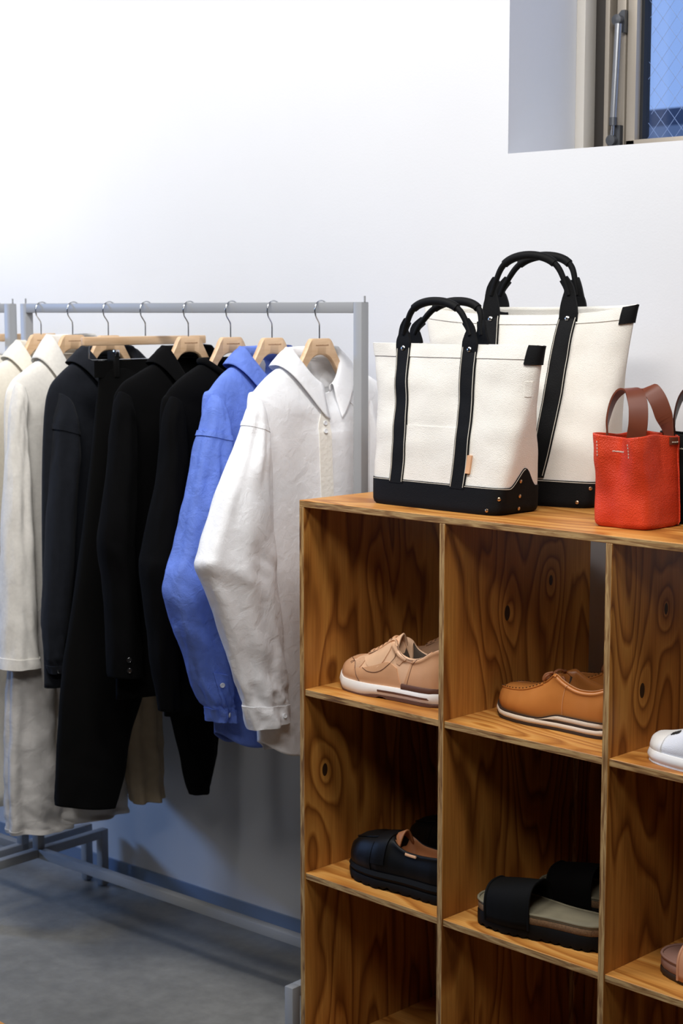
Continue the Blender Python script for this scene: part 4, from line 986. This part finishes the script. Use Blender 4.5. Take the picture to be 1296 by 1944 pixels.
# ---- strap slides
def slide(name, label, x, y, z, rz, sole, cork, foot, strap, group, hs=.030, hc=.014, sv=.13):
    s = Shoe(name, label, 'sandal', x, y, z, rz, .278, .052, group)
    s.sole('outsole', lambda v: 0, lambda v: hs, .003, sole, lugs=26 if hs > .02 else 0)
    s.sole('cork_layer', lambda v: hs, lambda v: hs+hc, .002, cork)
    bed = lambda v: hs+hc+.0045
    s.sole('footbed', lambda v: hs+hc, lambda v: bed(v), .0015, foot)
    # raised rim of the moulded footbed
    P = []
    for k in range(80):
        a = 2*PI*k/80; v = .5-.5*math.cos(a); v = max(.002, min(.998, v)); P.append(Vector((s.L*v+(-.001 if v < .5 else .001), s.yc(v)+(1 if math.sin(a) > 0 else -1)*s.hw(v), bed(v)+.0005)))
    P.append(P[0].copy()); tube('footbed_rim', P, .0028, foot, s.t, n=8)
    def f(u, v):
        vv = sv+.35*v; an = PI*u; w = s.hw(vv)+.0055; hh = .040+.016*v
        return Vector((s.L*(vv-.02*math.sin(an)), s.yc(vv)-w*spow(math.cos(an), .75), hs*.62+(hh+hc+hs*.38)*spow(math.sin(an), .62)))
    B = Surf(f); o = B.mesh('strap', 48, 20, strap, s.t, closed=False, thick=.0045)
    for v in (.0, 1.0):
        tube('strap_edge', [B.f(k/40, v) for k in range(41)], .0026, strap, s.t, n=8)
    return s
slide('strap_slide', 'black wide-strap slide with olive footbed nearest the shelf front', .446, .060, ZT-2*PH, .17, M['blkrub'], M['cork'], M['suede'], M['matblk'], 'black slides')
slide('strap_slide', 'black wide-strap slide in shadow behind its front twin', .475, .215, ZT-2*PH, .17, M['blkrub'], M['cork'], M['suede'], M['matblk'], 'black slides')
slide('strap_sandal', 'pale tan strap sandal cut by the right edge on the lower shelf', .838, .112, ZT-2*PH, -.06, M['dkrub'], M['pinkfoot'], M['pinkfoot'], M['pinkstrap'], None, .012, .016, .24)

# ---- white canvas shoe
s = Shoe('canvas_shoe', 'white canvas shoe with black scribbled print cut by the right edge', 'shoe', .829, .072, ZT-PH, -.02, .282, .050, None)
s.sole('outsole', lambda v: 0, lambda v: .003, .004, M['wcanvas'])
s.sole('midsole', lambda v: .003, lambda v: .022, .0045, M['foam'], bulge=.003)
st_ = [(0, .022, .034, 0, .02, .03), (.03, .021, .044, 0, .02, .03), (.09, .021, .047, 0, .02, .03), (.18, .021, .054, 0, .02, .03), (.30, .021, .070, 0, .02, .03), (.42, .021, .094, 0, .02, .03), (.50, .021, .108, .1, .026, .035), (.56, .021, .100, 1, .027, .035), (.66, .021, .086, 1, .028, .035), (.80, .021, .084, 1, .027, .035), (.94, .021, .092, 1, .022, .035), (.988, .021, .092, 1, .012, .035), (1, .021, .09, 1, .004, .035)]
s.upper(st_, M['wcanvas'], M['label'], bul=1.02)
s.vpatch('toe_cap', .0, 1.0, lambda b: (.008, .155+.02*math.sin(b*PI)), M['foam'], .002, nu=40, nv=10)
for v in (.3, .35, .4, .45): s.lace(v, M['foam'], .0026, .36, .64, .02)
rnd = random.Random(5)
for k in range(9):
    u = .25+.03*(k % 3)+rnd.uniform(-.008, .008); v = .185+.022*(k//3)+rnd.uniform(-.006, .006)
    s.seam([(u, v), (u+.02, v+.006*rnd.uniform(-1, 1)), (u+.012, v+.014), (u+.03, v+.012)], M['ink'], .0011, .0012, 'print_stroke')

# ------------------------------------------------------------------ low table in the foreground corner
t = thing('plywood_table', 'corner of a low plywood table at the bottom left', 'table', (-2.45, 1.36, 0), -.08)
TW = wood('fir plywood table', 'X', light=(214, 160, 88), mid=(196, 132, 62), dark=(150, 92, 38))
box('table_top', (-.75, -.33, .381), (.75, .335, .40), TW, t, bev=.0015)
for a in (-1, 1):
    for b in (-1, 1): box('leg', (a*.68-.02, b*.27-.02, 0), (a*.68+.02, b*.27+.02, .381), TW, t, bev=.002)
